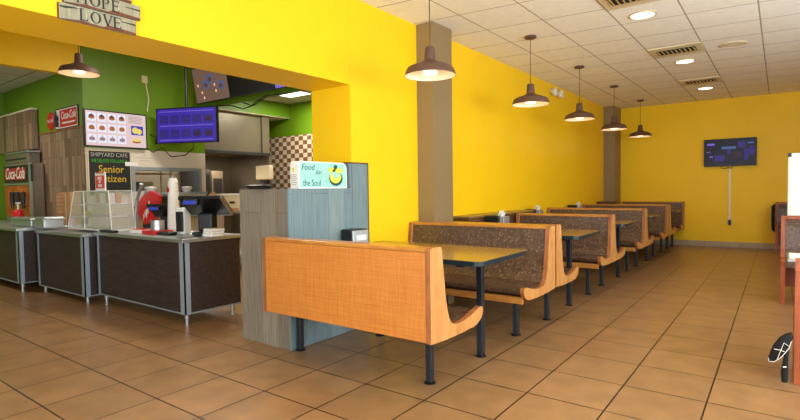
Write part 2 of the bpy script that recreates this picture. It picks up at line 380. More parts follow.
# right wall and street wall with their big windows
mb = MB()
mb.box((3.4, -6, 0), (3.55, BY-.01, .75), 'yellow').box((3.4, -6, 2.5), (3.55, BY-.01, CZ-.002), 'yellow')
ys = [(-6, -5.6), (-3.7, -3.5), (-1.6, -1.4), (.5, .7), (2.6, 3.2), (5, BY-.01)]
for a, b in ys: mb.box((3.4, a, .75), (3.55, b, 2.5), 'yellow')
struct('wall_right', mb)
wn = 0
for (a, b) in [(-5.6, -3.7), (-3.5, -1.6), (-1.4, .5), (.7, 2.6), (3.2, 5.0)]:
    wn += 1; f = MB()
    for q in (((3.44, a, .751), (3.5, b, .80)), ((3.44, a, 2.45), (3.5, b, 2.499)), ((3.44, a+.001, .8), (3.5, a+.05, 2.45)), ((3.44, b-.05, .8), (3.5, b-.001, 2.45))): f.box(*q, 'steel_dull')
    w = struct('window_%d' % wn, f); MB().box((3.465, a+.05, .8), (3.472, b-.05, 2.45), 'glass').build('pane', w)
mb = MB().box((-7.5, -6.15, 0), (3.55, -6.0, .3), 'yellow').box((-7.5, -6.15, 2.6), (3.55, -6.0, KZ), 'yellow')
xs = [(-7.5, -6.8), (-4.0, -3.7), (-1.9, -1.6), (.3, .6), (2.6, 3.55)]
for a, b in xs: mb.box((a, -6.15, .3), (b, -6.0, 2.6), 'yellow')
struct('wall_front', mb)
for (a, b) in [(-6.8, -4.0), (-3.7, -1.9), (-1.6, .3), (.6, 2.6)]:
    wn += 1; f = MB()
    for q in (((a, -6.11, .301), (b, -6.05, .35)), ((a, -6.11, 2.55), (b, -6.05, 2.599)), ((a+.001, -6.11, .35), (a+.05, -6.05, 2.55)), ((b-.05, -6.11, .35), (b-.001, -6.05, 2.55))): f.box(*q, 'steel_dull')
    w = struct('window_%d' % wn, f); MB().box((a+.05, -6.085, .35), (b-.05, -6.078, 2.55), 'glass').build('pane', w)
struct('column_left', MB().box((WX+.001, 1.55, 0.001), (-2.585, 1.935, CZ-.001), 'brown_col'))
struct('column_back', MB().box((WX+.001, 8.74, 0.001), (-2.565, BY-.001, CZ-.001), 'brown_col'))

# service area
SX = -7.7
struct('ceiling_service', MB().box((-9.3, -6, KZ), (-3.285, 5.9, KZ+.05), 'ceil_kitchen').box((-12, -6, KZ), (-9.3, 5.9, KZ+.05), 'ceil_kitchen'))
mb = MB()                                               # wall with the pass-through, green above, white below
mb.box((SX-.12, .26, 1.945), (SX, 2.17, KZ-.001), 'green')
mb.box((SX-.12, .26, 1.66), (SX, 2.17, 1.945), 'white_wall').box((SX-.12, .26, 0), (SX, 2.17, 1.275), 'white_wall')
mb.box((SX-.12, .26, 1.275), (SX, .93, 1.66), 'white_wall').box((SX-.12, 2.05, 1.275), (SX, 2.17, 1.66), 'white_wall')
struct('wall_service', mb)
mb = MB()
for q in (((SX-.13, .9, 1.63), (SX+.02, 2.08, 1.68)), ((SX-.13, .9, 1.245), (SX+.10, 2.13, 1.28)), ((SX-.13, .9, 1.28), (SX+.02, .95, 1.63)), ((SX-.13, 2.03, 1.28), (SX+.02, 2.08, 1.63))): mb.box(*q, 'steel_trim')
struct('trim_2', mb)
struct('wall_panelled', MB().box((-11, .26, 0), (SX-.121, .38, 2.25), 'panel').box((-11, .26, 2.25), (SX-.121, .38, KZ-.001), 'green').box((-11, .245, 2.24), (SX-.121, .26, 2.262), 'oak_edge')
       .box((SX-.121, .252, 0), (SX, .2599, 2.25), 'panel').box((SX-.121, .252, 2.25), (SX, .2599, KZ-.001), 'green').box((SX-.121, .243, 2.24), (SX, .252, 2.262), 'oak_edge'))
struct('trim_3', MB().box((SX-.12, -6, 2.955), (SX, .242, KZ-.001), 'yellow'))      # header over the drinks alcove
struct('ceiling_alcove', MB().box((-11, -6, 3.12), (SX-.121, .259, 3.15), 'ceil_kitchen'))
struct('wall_alcove', MB().box((-11.1, -6, 0), (-11.001, .26, 3.119), 'green'))
struct('wall_front_service', MB().box((-12, -6.15, 0), (-7.501, -6.0, KZ), 'white_wall'))
KB = 5.8
struct('wall_kitchen_back', MB().box((-12, KB, 0), (-3.4, KB+.1, 2.66), 'check').box((-12, KB, 2.66), (-3.4, KB+.1, KZ-.001), 'green'))
struct('wall_kitchen_left', MB().box((-12.1, .4, 0), (-11.4, KB, KZ), M['dark']))
# cooking bay: bulkhead, hood
struct('trim_4', MB().box((-11.4, 2.3, 3.09), (-9.6, KB-.001, 3.1), 'white_wall').box((-11.4, 2.3, 3.1), (-9.6, KB-.001, KZ-.001), 'green'))

# ceiling light of the kitchen, vents, cans, speaker
def at_rect(name, label, cat, pts, z, mk): pass
t = thing('ceiling_light', 'bright rectangular fluorescent panel in the kitchen ceiling', 'ceiling light', (-8.45, 4.95, KZ))
MB().box((-8.83, 4.75, KZ-.012), (-8.08, 5.15, KZ-.0005), 'white').build('frame', t)
MB().box((-8.79, 4.79, KZ-.018), (-8.12, 5.11, KZ-.012), 'troffer').build('diffuser', t)
vent_lab = ['square ceiling air vent nearest the camera, cut by the top edge', 'square ceiling air vent between the first and second recessed lights', 'square ceiling air vent closest to the back wall']
for i, (x, y) in enumerate(((-.76, 2.12), (-.76, 4.50), (-.76, 6.95))):
    t = thing('air_vent', vent_lab[i], 'air vent', (x, y, CZ), 'square air vents in the ceiling')
    MB().box((x-.295, y-.25, CZ-.012), (x+.295, y+.25, CZ-.0005), 'cream').build('frame', t)
    MB().box((x-.22, y-.12, CZ-.0145), (x+.22, y+.12, CZ-.0125), 'ink').build('opening', t)
    s_ = MB()
    for k in range(9):
        a = x-.2+k*.05; s_.add([(a-.012, y-.12, CZ-.015), (a-.008, y-.12, CZ-.015), (a+.022, y-.12, CZ-.038), (a+.018, y-.12, CZ-.038), (a-.012, y+.12, CZ-.015), (a-.008, y+.12, CZ-.015), (a+.022, y+.12, CZ-.038), (a+.018, y+.12, CZ-.038)],
              [(0, 1, 2, 3), (7, 6, 5, 4), (0, 3, 7, 4), (1, 5, 6, 2), (3, 2, 6, 7), (0, 4, 5, 1)], 'cream')
    s_.build('louvre', t)
can_lab = ['round recessed ceiling light nearest the camera', 'round recessed ceiling light between the two far air vents', 'round recessed ceiling light closest to the back wall']
cans = [(-.815, 2.74), (-.762, 5.23), (-.767, 7.74)]
for i, (x, y) in enumerate(cans):
    t = thing('recessed_light', can_lab[i], 'ceiling light', (x, y, CZ), 'recessed lights in the ceiling')
    MB().lathe([(.13, 0), (.135, -.008), (.112, -.012), (.108, -.004)], (x, y, CZ+.001), 'cream', 32, caps=False).build('trim_ring', t, True)
    MB().cyl((x, y, CZ-.009), .108, .004, 'can', 32).build('lens', t)
x, y = -.16, 4.64
t = thing('ceiling_speaker', 'round flat speaker grille in the ceiling right of the vents', 'speaker', (x, y, CZ))
MB().lathe([(.15, 0), (.15, -.008), (.13, -.014), (.128, -.008)], (x, y, CZ-.0005), 'cream', 32, caps=False).build('ring', t, True)
g = MB().cyl((x, y, CZ-.01), .128, .003, 'white_wall', 32)
for rr in (.03, .06, .09, .115): g.lathe([(rr, -.0105), (rr+.006, -.0125), (rr+.012, -.0105)], (x, y, CZ), 'cream', 28, caps=False)
g.build('grille', t)

# ------------------------------------------------------------------ pendant lamps
def make_pendant(label, loc, drop, group):
    """loc is the middle of the shade's rim"""
    x, y, z = loc
    t = thing('pendant_lamp', label, 'pendant lamp', loc, group)
    out = [(.210, 0), (.212, .008), (.196, .05), (.185, .066), (.150, .082), (.100, .100), (.062, .115), (.047, .130), (.046, .165), (.040, .225), (.034, .235), (.0, .236)]
    MB().lathe(out, loc, 'lamp_out', 40, caps=False).build('shade', t, 30)
    inn = [(.2075, .001), (.190, .048), (.178, .062), (.145, .077), (.095, .094), (.06, .108), (.0, .11)]
    MB().lathe(inn, loc, 'lamp_in', 40, caps=False).build('shade_lining', t, True)
    MB().lathe([(.03, .1), (.03, .07), (.055, .04), (.062, .022), (.055, .008), (.03, .0), (.001, -.002)], (x, y, z+.006), 'bulb', 20).build('bulb', t, True)
    MB().cyl((x, y, z+.235), .0045, drop-.235-.03, 'lamp_out', 8).build('cord', t, True)
    MB().lathe([(.065, 0), (.068, -.01), (.06, -.026), (.012, -.034), (.001, -.034)], (x, y, z+drop-.0005), 'lamp_out', 24).build('canopy', t, True)
    return t
pl = ['brown metal pendant lamp nearest the camera, in front of the brown column', 'brown metal pendant lamp second along the row over the booths', 'brown metal pendant lamp in the middle of the row over the booths', 'brown metal pendant lamp hanging in front of the far corner column', 'brown metal pendant lamp farthest away, against the back wall']
pend = [(-2.0, .60, 2.208), (-2.0, 2.72, 2.235), (-2.02, 4.58, 2.252), (-2.0, 6.43, 2.262), (-1.965, 8.33, 2.275)]
for l, p in zip(pl, pend): make_pendant(l, p, CZ-p[2], 'pendant lamps over the booths')
kp = (-6.22, -.37, 2.665)
make_pendant('brown metal pendant lamp hanging over the service counter at the left', kp, KZ-kp[2], 'pendant lamps over the service counter')

# emergency light with two round heads, high on the yellow wall
p = Vector((WX, 5.6, 2.89))
t = thing('emergency_light', 'white twin-head emergency light high on the yellow wall', 'emergency light', p)
MB().rbox((WX-.001, 5.5, 2.85), (WX+.05, 5.72, 2.93), 'white', .01).build('housing', t)
for dy in (-.13, .16):
    MB().lathe([(.025, 0), (.06, .03), (.072, .07), (.06, .075), (.001, .07)], (WX+.04, 5.6+dy, 2.86), 'white', 18, 'x').build('lamp_head', t, True)

# ------------------------------------------------------------------ sign of three planks on the beam
t = thing('plank_sign', 'distressed plank sign reading HOPE and LOVE on the yellow beam', 'sign', (WX, -1.64, 2.2))
U = Vector((0, 1, 0)); V = Vector((0, 0, 1))
def serif(mb, ch, o, h, k, d=.003):
    """roman capital as strokes, w wide, on the beam's face (u = +y, v = up)"""
    st = {'L': ([(0, 0, 0, 1, .13), (0, .03, .5, .03, .06), (.5, .03, .5, .2, .05), (-.1, .98, .16, .98, .05), (-.1, .02, .1, .02, .05)], .6),
          'V': ([(0, 1, .33, 0, .13), (.66, 1, .33, 0, .06), (-.12, .98, .16, .98, .05), (.54, .98, .78, .98, .05)], .72),
          'E': ([(0, 0, 0, 1, .13), (0, .03, .5, .03, .06), (0, .97, .48, .97, .06), (0, .52, .38, .52, .05), (.5, .03, .5, .2, .05), (.48, .97, .48, .82, .05), (-.1, .98, .1, .98, .05), (-.1, .02, .1, .02, .05), (.38, .43, .38, .61, .04)], .6),
          'H': ([(0, 0, 0, 1, .13), (.62, 0, .62, 1, .13), (0, .5, .62, .5, .05), (-.12, .98, .14, .98, .05), (-.12, .02, .14, .02, .05), (.48, .98, .76, .98, .05), (.48, .02, .76, .02, .05)], .8),
          'P': ([(0, 0, 0, 1, .13), (-.12, .98, .2, .98, .05), (-.12, .02, .16, .02, .05)], .62), 'O': ([], .85)}[ch]
    for a, b, c, e, w in st[0]:
        P = o+U*a*h+V*b*h; Q = o+U*c*h+V*e*h; dd = (Q-P).normalized(); n_ = Vector((1, 0, 0)).cross(dd)*w*h/2
        vs = [P-n_, Q-n_, Q+n_, P+n_]; ex = Vector((d, 0, 0)); mb.add([q for q in vs]+[q+ex for q in vs], [(0, 1, 2, 3), (7, 6, 5, 4), (0, 4, 5, 1), (1, 5, 6, 2), (2, 6, 7, 3), (3, 7, 4, 0)], k)
    def ring(cx, cy, rx, ry, a0, a1, w0, w1, n=20):
        vi = []; 
        for i in range(n+1):
            a = a0+(a1-a0)*i/n; w = w0+(w1-w0)*abs(math.cos(a))
            for r_ in (-w/2, w/2):
                q = o+U*(cx+(rx+r_)*math.cos(a))*h+V*(cy+(ry+r_*.6)*math.sin(a))*h; vi += [q, q+Vector((d, 0, 0))]
        fs = []
        for i in range(n): b = 4*i; fs += [(b+1, b+3, b+7, b+5), (b, b+4, b+6, b+2), (b, b+1, b+5, b+4), (b+2, b+6, b+7, b+3)]
        mb.add(vi, fs, k)
    if ch == 'O': ring(.38, .5, .36, .47, 0, 2*PI, .05, .14)
    if ch == 'P': ring(.14, .73, .3, .24, -PI/2, PI/2, .05, .13)
    return st[1]*h
def plank(y0, y1, z0, z1, body, th, h, yt, frac=1.):
    b = MB().rbox((WX+.001, y0, z0), (WX+th, y1, z1), 'old_wood', .003)
    hz = z1-z0
    b.prism([(y0, z0), (y0+.11, z0+.012), (y0+.22, z0+.005), (y1-.15, z0+.02), (y1, z0+.012), (y1, z0+.0)], 'x', WX+th, WX+th+.001, 'old_red')
    b.prism([(y0, z0+hz*.78), (y0+.07, z0+hz*.86), (y0+.10, z0+hz*.84), (y0+.03, z0+hz*.68), (y0, z0+hz*.70)], 'x', WX+th, WX+th+.001, 'ink')
    b.prism([(y1, z0+hz*.60), (y1-.08, z0+hz*.66), (y1-.09, z0+hz*.70), (y1, z0+hz*.72)], 'x', WX+th, WX+th+.001, 'ink')
    b.box((WX+.0005, y0-.003, z0+.002), (WX+th*.8, y0, z1-.002), 'old_red').box((WX+.0005, y1, z0+.002), (WX+th*.8, y1+.003, z1-.002), 'old_red')
    o = b.build('plank', t)
    if body:
        l = MB(); y = yt
        for ch in body: y += serif(l, ch, Vector((WX+th+.0012, y, z0+hz*.16)), h, 'ink')+h*.22
        l.build('lettering', o)
pa, pb = at(58, 19, 'x', WX), at(134, 31, 'x', WX)
z0 = pa.z+.002
plank(pa.y, pb.y, z0, z0+.088, 'LOVE', .022, .063, pa.y+.105)
plank(pa.y+.025, pb.y+.027, z0+.092, z0+.178, 'HOPE', .026, .063, pa.y+.09)
plank(pa.y+.005, pb.y-.02, z0+.182, z0+.268, None, .022, .058, 0)
plank(pa.y+.04, pb.y+.02, z0+.272, z0+.36, None, .024, .058, 0)

# ------------------------------------------------------------------ half wall with plank cladding
PX = -2.785
t = thing('half_wall', 'grey plank-clad half wall at the end of the service counter', 'half wall', (-3.1, .1, 0))
MB().box((-3.405, -.262, 0), (PX-.012, .488, 1.293), 'pony_end').box((-3.405, -.265, 0), (PX-.012, -.262, 1.293), 'pony_end').build('end_cladding', t)
MB().box((PX-.012, -.265, 0), (PX, .488, 1.293), 'pony').build('side_cladding', t)
t = thing('cladding_post', 'taller plank-clad strip where the half wall meets the yellow wall', 'wall cladding', (-2.8, .5, 1.3))
MB().box((-2.95, .458, 1.2932), (PX, .487, 1.515), 'pony').box((WX+.0005, .4885, 0.001), (WX+.012, .70, 1.515), 'pony').build('cladding', t)
MB().box((-2.955, .454, 1.5155), (PX+.004, .4885, 1.527), 'trim_brown').box((WX+.0005, .4886, 1.5155), (WX+.016, .705, 1.527), 'trim_brown').box((WX+.0005, .701, 0.001), (WX+.016, .709, 1.527), 'trim_brown').build('edge_trim', t)

# low wood ledges between booths and wall
t = thing('wall_ledge', 'dark wood boxed ledge along the yellow wall behind the second table', 'ledge', (-2.65, 3, 0))
MB().box((WX+.001, 2.20, .001), (-2.535, 4.12, .93), 'ledge').build('body', t); MB().rbox((WX+.001, 2.19, .9305), (-2.525, 4.13, .95), 'ledge_top', .004).build('top', t)
t = thing('wall_ledge', 'dark wood boxed ledge below the far corner column', 'ledge', (-2.65, 8.4, 0))
MB().box((WX+.001, 8.2, .001), (-2.535, 8.735, .935), 'ledge').build('body', t); MB().rbox((WX+.001, 8.19, .9355), (-2.525, 8.738, .955), 'ledge', .004).build('top', t)

# ------------------------------------------------------------------ booths
XR = -1.28
def leg_mb(x, y, z1, disc=True):
    m = MB().rbox((x-.021, y-.021, .012), (x+.021, y+.021, z1), 'black_metal', .004)
    return m
def foot_mb(x, y): return MB().lathe([(.04, .0005), (.04, .006), (.022, .016), (.012, .02)], (x, y, 0), 'black', 20)
def single_profile(D):
    k = D/.675
    pts = [(0, .372), (0, .915), (.004, .927), (.016, .933), (.112, .934), (.126, .930), (.134, .918), (.15, .80), (.168, .66), (.188, .56), (.212, .49), (.238, .455), (.275, .438), (.33, .432), (.40, .434), (.48, .444), (.54, .458), (.595, .474), (.635, .482), (.66, .478), (.674, .462), (.672, .436), (.655, .41), (.625, .388), (.58, .370), (.40, .360), (.2, .362)]
    return [(p[0]*k, p[1]) for p in pts]
def back_poly(k):
    return [(p[0]*k, p[1]) for p in [(.03, .905), (.106, .905), (.126, .78), (.15, .65), (.17, .56), (.195, .49), (.225, .452), (.03, .452)]]
def seat_poly(k):
    return [(p[0]*k, p[1]) for p in [(.03, .45), (.226, .45), (.27, .428), (.34, .42), (.42, .423), (.50, .433), (.58, .45), (.63, .462), (.652, .456), (.655, .44), (.63, .415), (.56, .402), (.03, .402)]]
def booth_single(label, xl, xr, yb, s, D, legs, back='ledge', group='padded booth benches', leftleg=None, zt=0.):
    """bench with its back plane at y = yb, facing s along y"""
    t = thing('booth_bench', label, 'booth bench', ((xl+xr)/2, yb+s*D/2, 0), group)
    k = D/.675; fl = lambda poly: [(yb+s*a, z) for a, z in poly][::s]
    for x0, x1 in ((xr-.036, xr), (xl, xl+.036)):
        e = MB().prism(fl(single_profile(D)), 'x', x0, x1, 'oak', 'oak_edge').build('end_panel', t)
        bv = e.modifiers.new('b', 'BEVEL'); bv.width = .0025; bv.segments = 1; bv.limit_method = 'ANGLE'
    xi0, xi1 = xl+.037, xr-.037
    MB().prism(fl(back_poly(k)), 'x', xi0, xi1, 'fabric').build('backrest', t, 35)
    MB().prism(fl(seat_poly(k)), 'x', xi0, xi1, 'fabric').build('seat', t, 35)
    MB().box((xi0, yb+s*.002, .378), (xi1, yb+s*.028, .905), back).build('back_panel', t)
    MB().rbox((xi0, yb+s*.001, .9055), (xi1, yb+s*.118*k, .932), 'oak_top', .006).build('top_rail', t)
    MB().rbox((xi0, yb+s*.592*k, .338), (xi1, yb+s*.622*k, .396), 'oak_top', .004).build('seat_rail', t)
    MB().box((xi0, yb+s*.05, .365), (xi1, yb+s*.585*k, .4), 'black_metal').build('seat_frame', t)
    for x, y in legs:
        l = leg_mb(x, y, .3645).build('leg', t); foot_mb(x, y).build('foot', l, True)
    return t
def booth_double(label, xl, xr, y0, ym, y1, legs, group='padded booth benches'):
    t = thing('booth_bench', label, 'booth bench', ((xl+xr)/2, ym, 0), group)
    half = [(.0, .936), (.062, .935), (.075, .928), (.082, .915), (.092, .80), (.106, .66), (.126, .56), (.148, .49), (.172, .455), (.205, .438), (.25, .432), (.31, .434), (.39, .446), (.45, .462), (.50, .480), (.535, .486), (.56, .480), (.573, .464), (.571, .438), (.555, .41), (.527, .388), (.48, .372), (.3, .362)]
    hb = [(0, .905), (.055, .905), (.068, .78), (.086, .65), (.104, .56), (.126, .49), (.155, .452), (0, .452)]
    hs = [(.0, .45), (.156, .45), (.195, .428), (.25, .42), (.32, .423), (.40, .433), (.48, .452), (.53, .465), (.55, .458), (.553, .442), (.53, .415), (.46, .402), (.0, .402)]
    kf, kr = (ym-y0)/.573, (y1-ym)/.573
    prof = [(ym+a*kr, z) for a, z in half]+[(ym-a*kf, z) for a, z in half[:0:-1]]
    for x0, x1 in ((xr-.036, xr), (xl, xl+.036)):
        e = MB().prism(prof[::-1], 'x', x0, x1, 'oak', 'oak_edge').build('end_panel', t)
        bv = e.modifiers.new('b', 'BEVEL'); bv.width = .0025; bv.segments = 1; bv.limit_method = 'ANGLE'
    xi0, xi1 = xl+.037, xr-.037
    for s, k in ((-1, kf), (1, kr)):
        fl = lambda poly: [(ym+s*max(a, .001)*k, z) for a, z in poly][::s]
        MB().prism(fl(hb), 'x', xi0, xi1, 'fabric').build('backrest', t, 35)
        MB().prism(fl(hs), 'x', xi0, xi1, 'fabric').build('seat', t, 35)
        MB().rbox((xi0, ym+s*.495*k, .338), (xi1, ym+s*.525*k, .396), 'oak_top', .004).build('seat_rail', t)
    MB().rbox((xi0, ym-.066*kf, .9055), (xi1, ym+.066*kr, .934), 'oak_top', .006).build('top_rail', t)
    MB().box((xi0, ym-.48*kf, .365), (xi1, ym+.48*kr, .4), 'black_metal').build('seat_frame', t)
    for x, y in legs:
        l = leg_mb(x, y, .3645).build('leg', t); foot_mb(x, y).build('foot', l, True)
    return t
booth_single('booth bench nearest the camera, woven orange laminate back towards us', -2.78, XR, -.53, 1, .648, [(-1.504, -.208), (-2.738, -.212)], 'weave')
booth_single('padded booth bench behind the nearest table, facing the camera', -2.785, XR, 1.508, -1, .70, [(-1.49, 1.13), (-2.6, 1.13)])
booth_single('padded booth bench set back to back behind the second bench, facing away', -2.785, XR-.004, 1.552, 1, .633, [(-1.46, 1.78), (-2.6, 1.78)])
booth_double('double sided booth bench behind the second table, in front of the wood ledge', -2.495, XR, 2.955, 3.50, 4.11, [(-1.48, 3.165), (-1.5, 3.81), (-2.3, 3.165), (-2.3, 3.81)])
booth_double('double sided booth bench behind the third table', -2.775, XR, 4.815, 5.39, 5.995, [(-1.5, 5.18), (-1.5, 5.77), (-2.6, 5.18), (-2.6, 5.77)])
booth_single('padded booth bench behind the fourth table, facing the camera', -2.775, XR, 7.350, -1, .71, [(-1.5, 7.16), (-2.6, 7.16)])
booth_single('padded booth bench facing the back wall, second from the far end', -2.50, XR-.004, 7.42, 1, .725, [(-1.48, 7.79), (-2.4, 7.79)])
booth_single('padded booth bench standing against the back wall', -2.50, XR, 9.283, -1, .51, [(-1.49, 9.13), (-2.4, 9.13)])

def table(label, xl, xr, y0, y1, yl, z=.782, xleg=-1.48, group='booth tables'):
    t = thing('booth_table', label, 'table', ((xl+xr)/2, (y0+y1)/2, 0), group)
    r = .07; pts = [(xl, y0)]
    for cx, cy, a0 in ((xr-r, y0+r, -PI/2), (xr-r, y1-r, 0)):
        pts += [(cx+r*math.cos(a0+PI/2*i/6), cy+r*math.sin(a0+PI/2*i/6)) for i in range(7)]
    pts.append((xl, y1))
    cx, cy = (xl+xr)/2, (y0+y1)/2
    sh = lambda d: [(cx+(x-cx)*(1-2*d/(xr-xl)), cy+(y-cy)*(1-2*d/(y1-y0))) for x, y in pts]
    MB().prism(sh(.004), 'z', z-.028, z, 'table_top').build('tabletop', t)
    e = MB().prism(sh(0), 'z', z-.034, z-.002, 'edge_black').build('edge_band', t, 30)
    for x in (xleg, xl+.3):
        l = MB().rbox((x-.024, yl-.024, .012), (x+.024, yl+.024, z-.036), 'black_metal', .004).build('leg', t); foot_mb(x, yl).build('foot', l, True)
        MB().box((x-.03, y0+.08, z-.06), (x+.03, y1-.08, z-.0345), 'black_metal').build('bracket', t)
    return t
table('wood-topped booth table nearest the camera, behind the orange-backed bench', -2.765, XR+.01, .07, .90, .462)
table('second booth table from the camera, beside the start of the wood ledge', -2.50, XR, 2.185, 3.0, 2.49)
table('middle booth table of the five in the row', -2.775, XR, 4.10, 4.84, 4.57)
table('fourth booth table from the camera', -2.775, XR, 5.98, 6.66, 6.487)
table('farthest booth table, just before the back wall bench', -2.49, XR, 8.14, 8.79, 8.44)

def napkin(label, x, y, z, rz):
    t = thing('napkin_holder', label, 'napkin holder', (x, y, z), 'napkin holders on the booth tables')
    o = Vector((x, y, z)); R = lambda a, b: (Vector(a)+o, Vector(b)+o)
    MB().rbox(*R((-.11, -.08, .002), (.0, .08, .135)), 'black', .012).build('casing', t)
    MB().rbox(*R((.0005, -.075, .004), (.012, .075, .128)), 'steel', .005).build('face_plate', t)
    MB().rbox(*R((.0125, -.045, .05), (.02, .045, .09)), 'paper', .002).build('napkins', t)
    t.rotation_euler.z = rz; t.scale = (1.25, 1.25, 1.1); return t
napkin('black and chrome napkin dispenser on the nearest table beside the half wall', -2.625, .40, .783, -.12)
def caddy(label, x, y, z):
    t = thing('condiment_caddy', label, 'condiment caddy', (x, y, z), 'condiment caddies on the booth tables')
    o = Vector((x, y, z)); R = lambda a, b: (Vector(a)+o, Vector(b)+o)
    MB().rbox(*R((-.13, -.09, .002), (.04, .09, .165)), 'black', .01).build('casing', t)
    MB().rbox(*R((.041, -.08, .004), (.10, .08, .155)), 'steel', .006).build('side_pocket', t)
    m = MB(); m.T = Matrix.Translation(o)@Matrix.Rotation(.5, 4, 'Y')
    m.box((-.07, -.06, .15), (-.065, .06, .215), 'paper').box((-.04, -.05, .15), (-.035, .05, .205), 'paper').build('napkins', t)
    return t
caddy('black condiment caddy with napkins on the second table by the ledge', -2.36, 2.62, .783)
caddy('black condiment caddy with napkins on the third table', -2.63, 4.42, .783)
caddy('black condiment caddy with napkins on the fourth table', -2.63, 6.35, .783)

# ------------------------------------------------------------------ television on the back wall
A = at(704.5, 140, 'y', BY); B = at(756.8, 165.5, 'y', BY)
x0, x1, z1, z0 = A.x, B.x, A.z-.005, B.z+.003
t = thing('television', 'flat television mounted on the yellow back wall', 'television', ((x0+x1)/2, BY, z0))
MB().box(((x0+x1)/2-.15, BY-.045, z0+.1), ((x0+x1)/2+.15, BY-.001, z1-.1), 'black').build('wall_mount', t)
MB().rbox((x0, BY-.085, z0), (x1, BY-.046, z1), 'black', .005).build('casing', t)
s_ = MB(); o = Vector((x0+.012, BY-.0852, z0+.016)); u_, v_ = Vector((1, 0, 0)), Vector((0, 0, 1)); w_, h_ = x1-x0-.024, z1-z0-.028
s_.plate(o, u_, v_, 0, 0, w_, h_, 'scr_navy', .001)
for a, b, c, d, k in ((.05, .78, .2, .86, 'scr_lilac'), (.34, .62, .62, .72, 'scr_cyan'), (.66, .66, .8, .9, 'scr_vio'), (.2, .18, .4, .4, 'scr_vio'), (.84, .8, .96, .86, 'scr_cyan'), (.58, .3, .72, .5, 'scr_mag'), (.78, .2, .86, .6, 'scr_purple2'), (.04, .5, .12, .55, 'scr_cyan'), (.45, .44, .52, .64, 'scr_vio'), (.88, .4, .97, .7, 'scr_purple2'), (.1, .32, .17, .37, 'scr_lilac'), (.2, .07, .26, .16, 'scr_mag')):
    s_.plate(o, u_, v_, a*w_, b*h_, c*w_, d*h_, k, .0006, .001)
for k in range(5): s_.plate(o, (.75, 0, .65), (-.65, 0, .75), .06+k*.03, -.02+k*.02, .16+k*.03, -.012+k*.02, 'scr_lilac', .0005, .0017) if False else None
s_.build('screen', t)
MB().tube([(x0+.33, BY-.05, z0+.005), (x0+.29, BY-.03, z0-.03), (x0+.36, BY-.02, z0-.05), (x0+.43, BY-.02, z0-.02), (x0+.47, BY-.03, z0-.05), (x0+.5, BY-.05, z0+.002)], .006, 'black').build('cable', t)
p = at(729.5, 219, 'y', BY)
tag(MB().rbox((p.x-.022, BY-.025, p.z), (p.x+.022, BY-.0005, z0-.03), 'cable', .004).build('cable_duct'), 'white vertical cable duct running down from the television', 'cable duct')
t = thing('wall_outlet', 'white wall outlet with black plug below the television duct', 'outlet', (p.x, BY, p.z-.06))
MB().rbox((p.x-.04, BY-.008, p.z-.115), (p.x+.04, BY-.0005, p.z-.002), 'cream', .003).build('cover', t)
MB().rbox((p.x-.02, BY-.06, p.z-.12), (p.x+.03, BY-.0085, p.z-.02), 'black', .008).build('plug', t)

# ------------------------------------------------------------------ service counters
def counter(label, xl, xr, yf, yb, z, zb, mirror=False):
    t = thing('service_counter', label, 'counter', ((xl+xr)/2, (yf+yb)/2, 0), 'service counters')
    MB().box((xl+.012, yf+.012, zb), (xr-.012, yb, z-.001), 'counter').build('body', t)
    MB().rbox((xl-.01, yf-.02, z), (xr+.02, yb+.01, z+.035), 'steel', .004).build('worktop', t)
    for x0, x1, nm in ((xr-.08, xr, 1), (xl, xl+.035, 0)):
        MB().box((x0, yf, zb-.005), (x1, yf+.0118, z-.001), 'steel_trim').box((xr-.0118 if nm else xl, yf, zb-.005), (xr if nm else xl+.0118, yf+.06, z-.001), 'steel_trim').build('corner_trim', t)
    MB().box((xl+.036, yf+.002, zb-.004), (xr-.081, yf+.0118, zb+.008), 'steel_trim').box((xr-.0118, yf+.061, zb-.004), (xr-.002, yb, zb+.008), 'steel_trim').build('bottom_trim', t)
    for x in (xl+.09, xr-.06):
        for y in (yf+.05, yb-.07):
            MB().lathe([(.022, zb-.006), (.022, .06), (.017, .055), (.017, .012), (.024, .008), (.024, .0005)][::-1], (x, y, 0), 'steel', 16).build('leg', t, True)
    return t
counter('dark laminate service counter nearest the half wall, under the cash registers', -6.0, -4.175, -.345, .285, .80, .115)
counter('dark laminate service counter in the middle, under the clear bakery case', -7.50, -6.09, -.45, .16, .775, .085)
counter('dark laminate service counter at the far left picture edge', -10.6, -7.62, -.62, .23, .80, .115)
# cupboard door seam and latch of the left counter
CT1, CT2, CT3 = .835, .81, .835

# drinks machine
A = at(32, 222, 'y', .05); B = at(32, 162, 'y', .05); xr = A.x; x0 = -10.4; zt = B.z
t = thing('drinks_dispenser', 'cola fountain drinks machine at the back of the left service counter', 'drinks dispenser', (-9.5, .15, CT1))
MB().rbox((x0, .06, CT1+.001), (xr, .242, zt), 'machine', .01).build('cabinet', t)
q0, q1 = at(1, 181, 'y', .03), at(26, 167, 'y', .03)
MB().rbox((x0+.05, .035, at(10, 182.5, 'y', .03).z), (at(30.5, 170, 'y', .03).x, .0595, zt-.03), 'black', .004).build('frame', t)
MB().rbox((x0+.1, .028, q0.z), (at(25, 170, 'y', .03).x, .0345, q1.z), 'soda_red', .003).build('banner', t)
MB().text('Coca-Cola', .27, at(14.5, 174, 'y', .027), (1, 0, 0), (0, 0, 1), 'white', .002, shear=.35, bold=.002, width=.86).build('lettering', t)
a, b = at(0, 215, 'y', .03), at(29, 185, 'y', .03)
m = MB().box((x0+.05, .04, a.z), (b.x, .0595, b.z), 'soda_art')
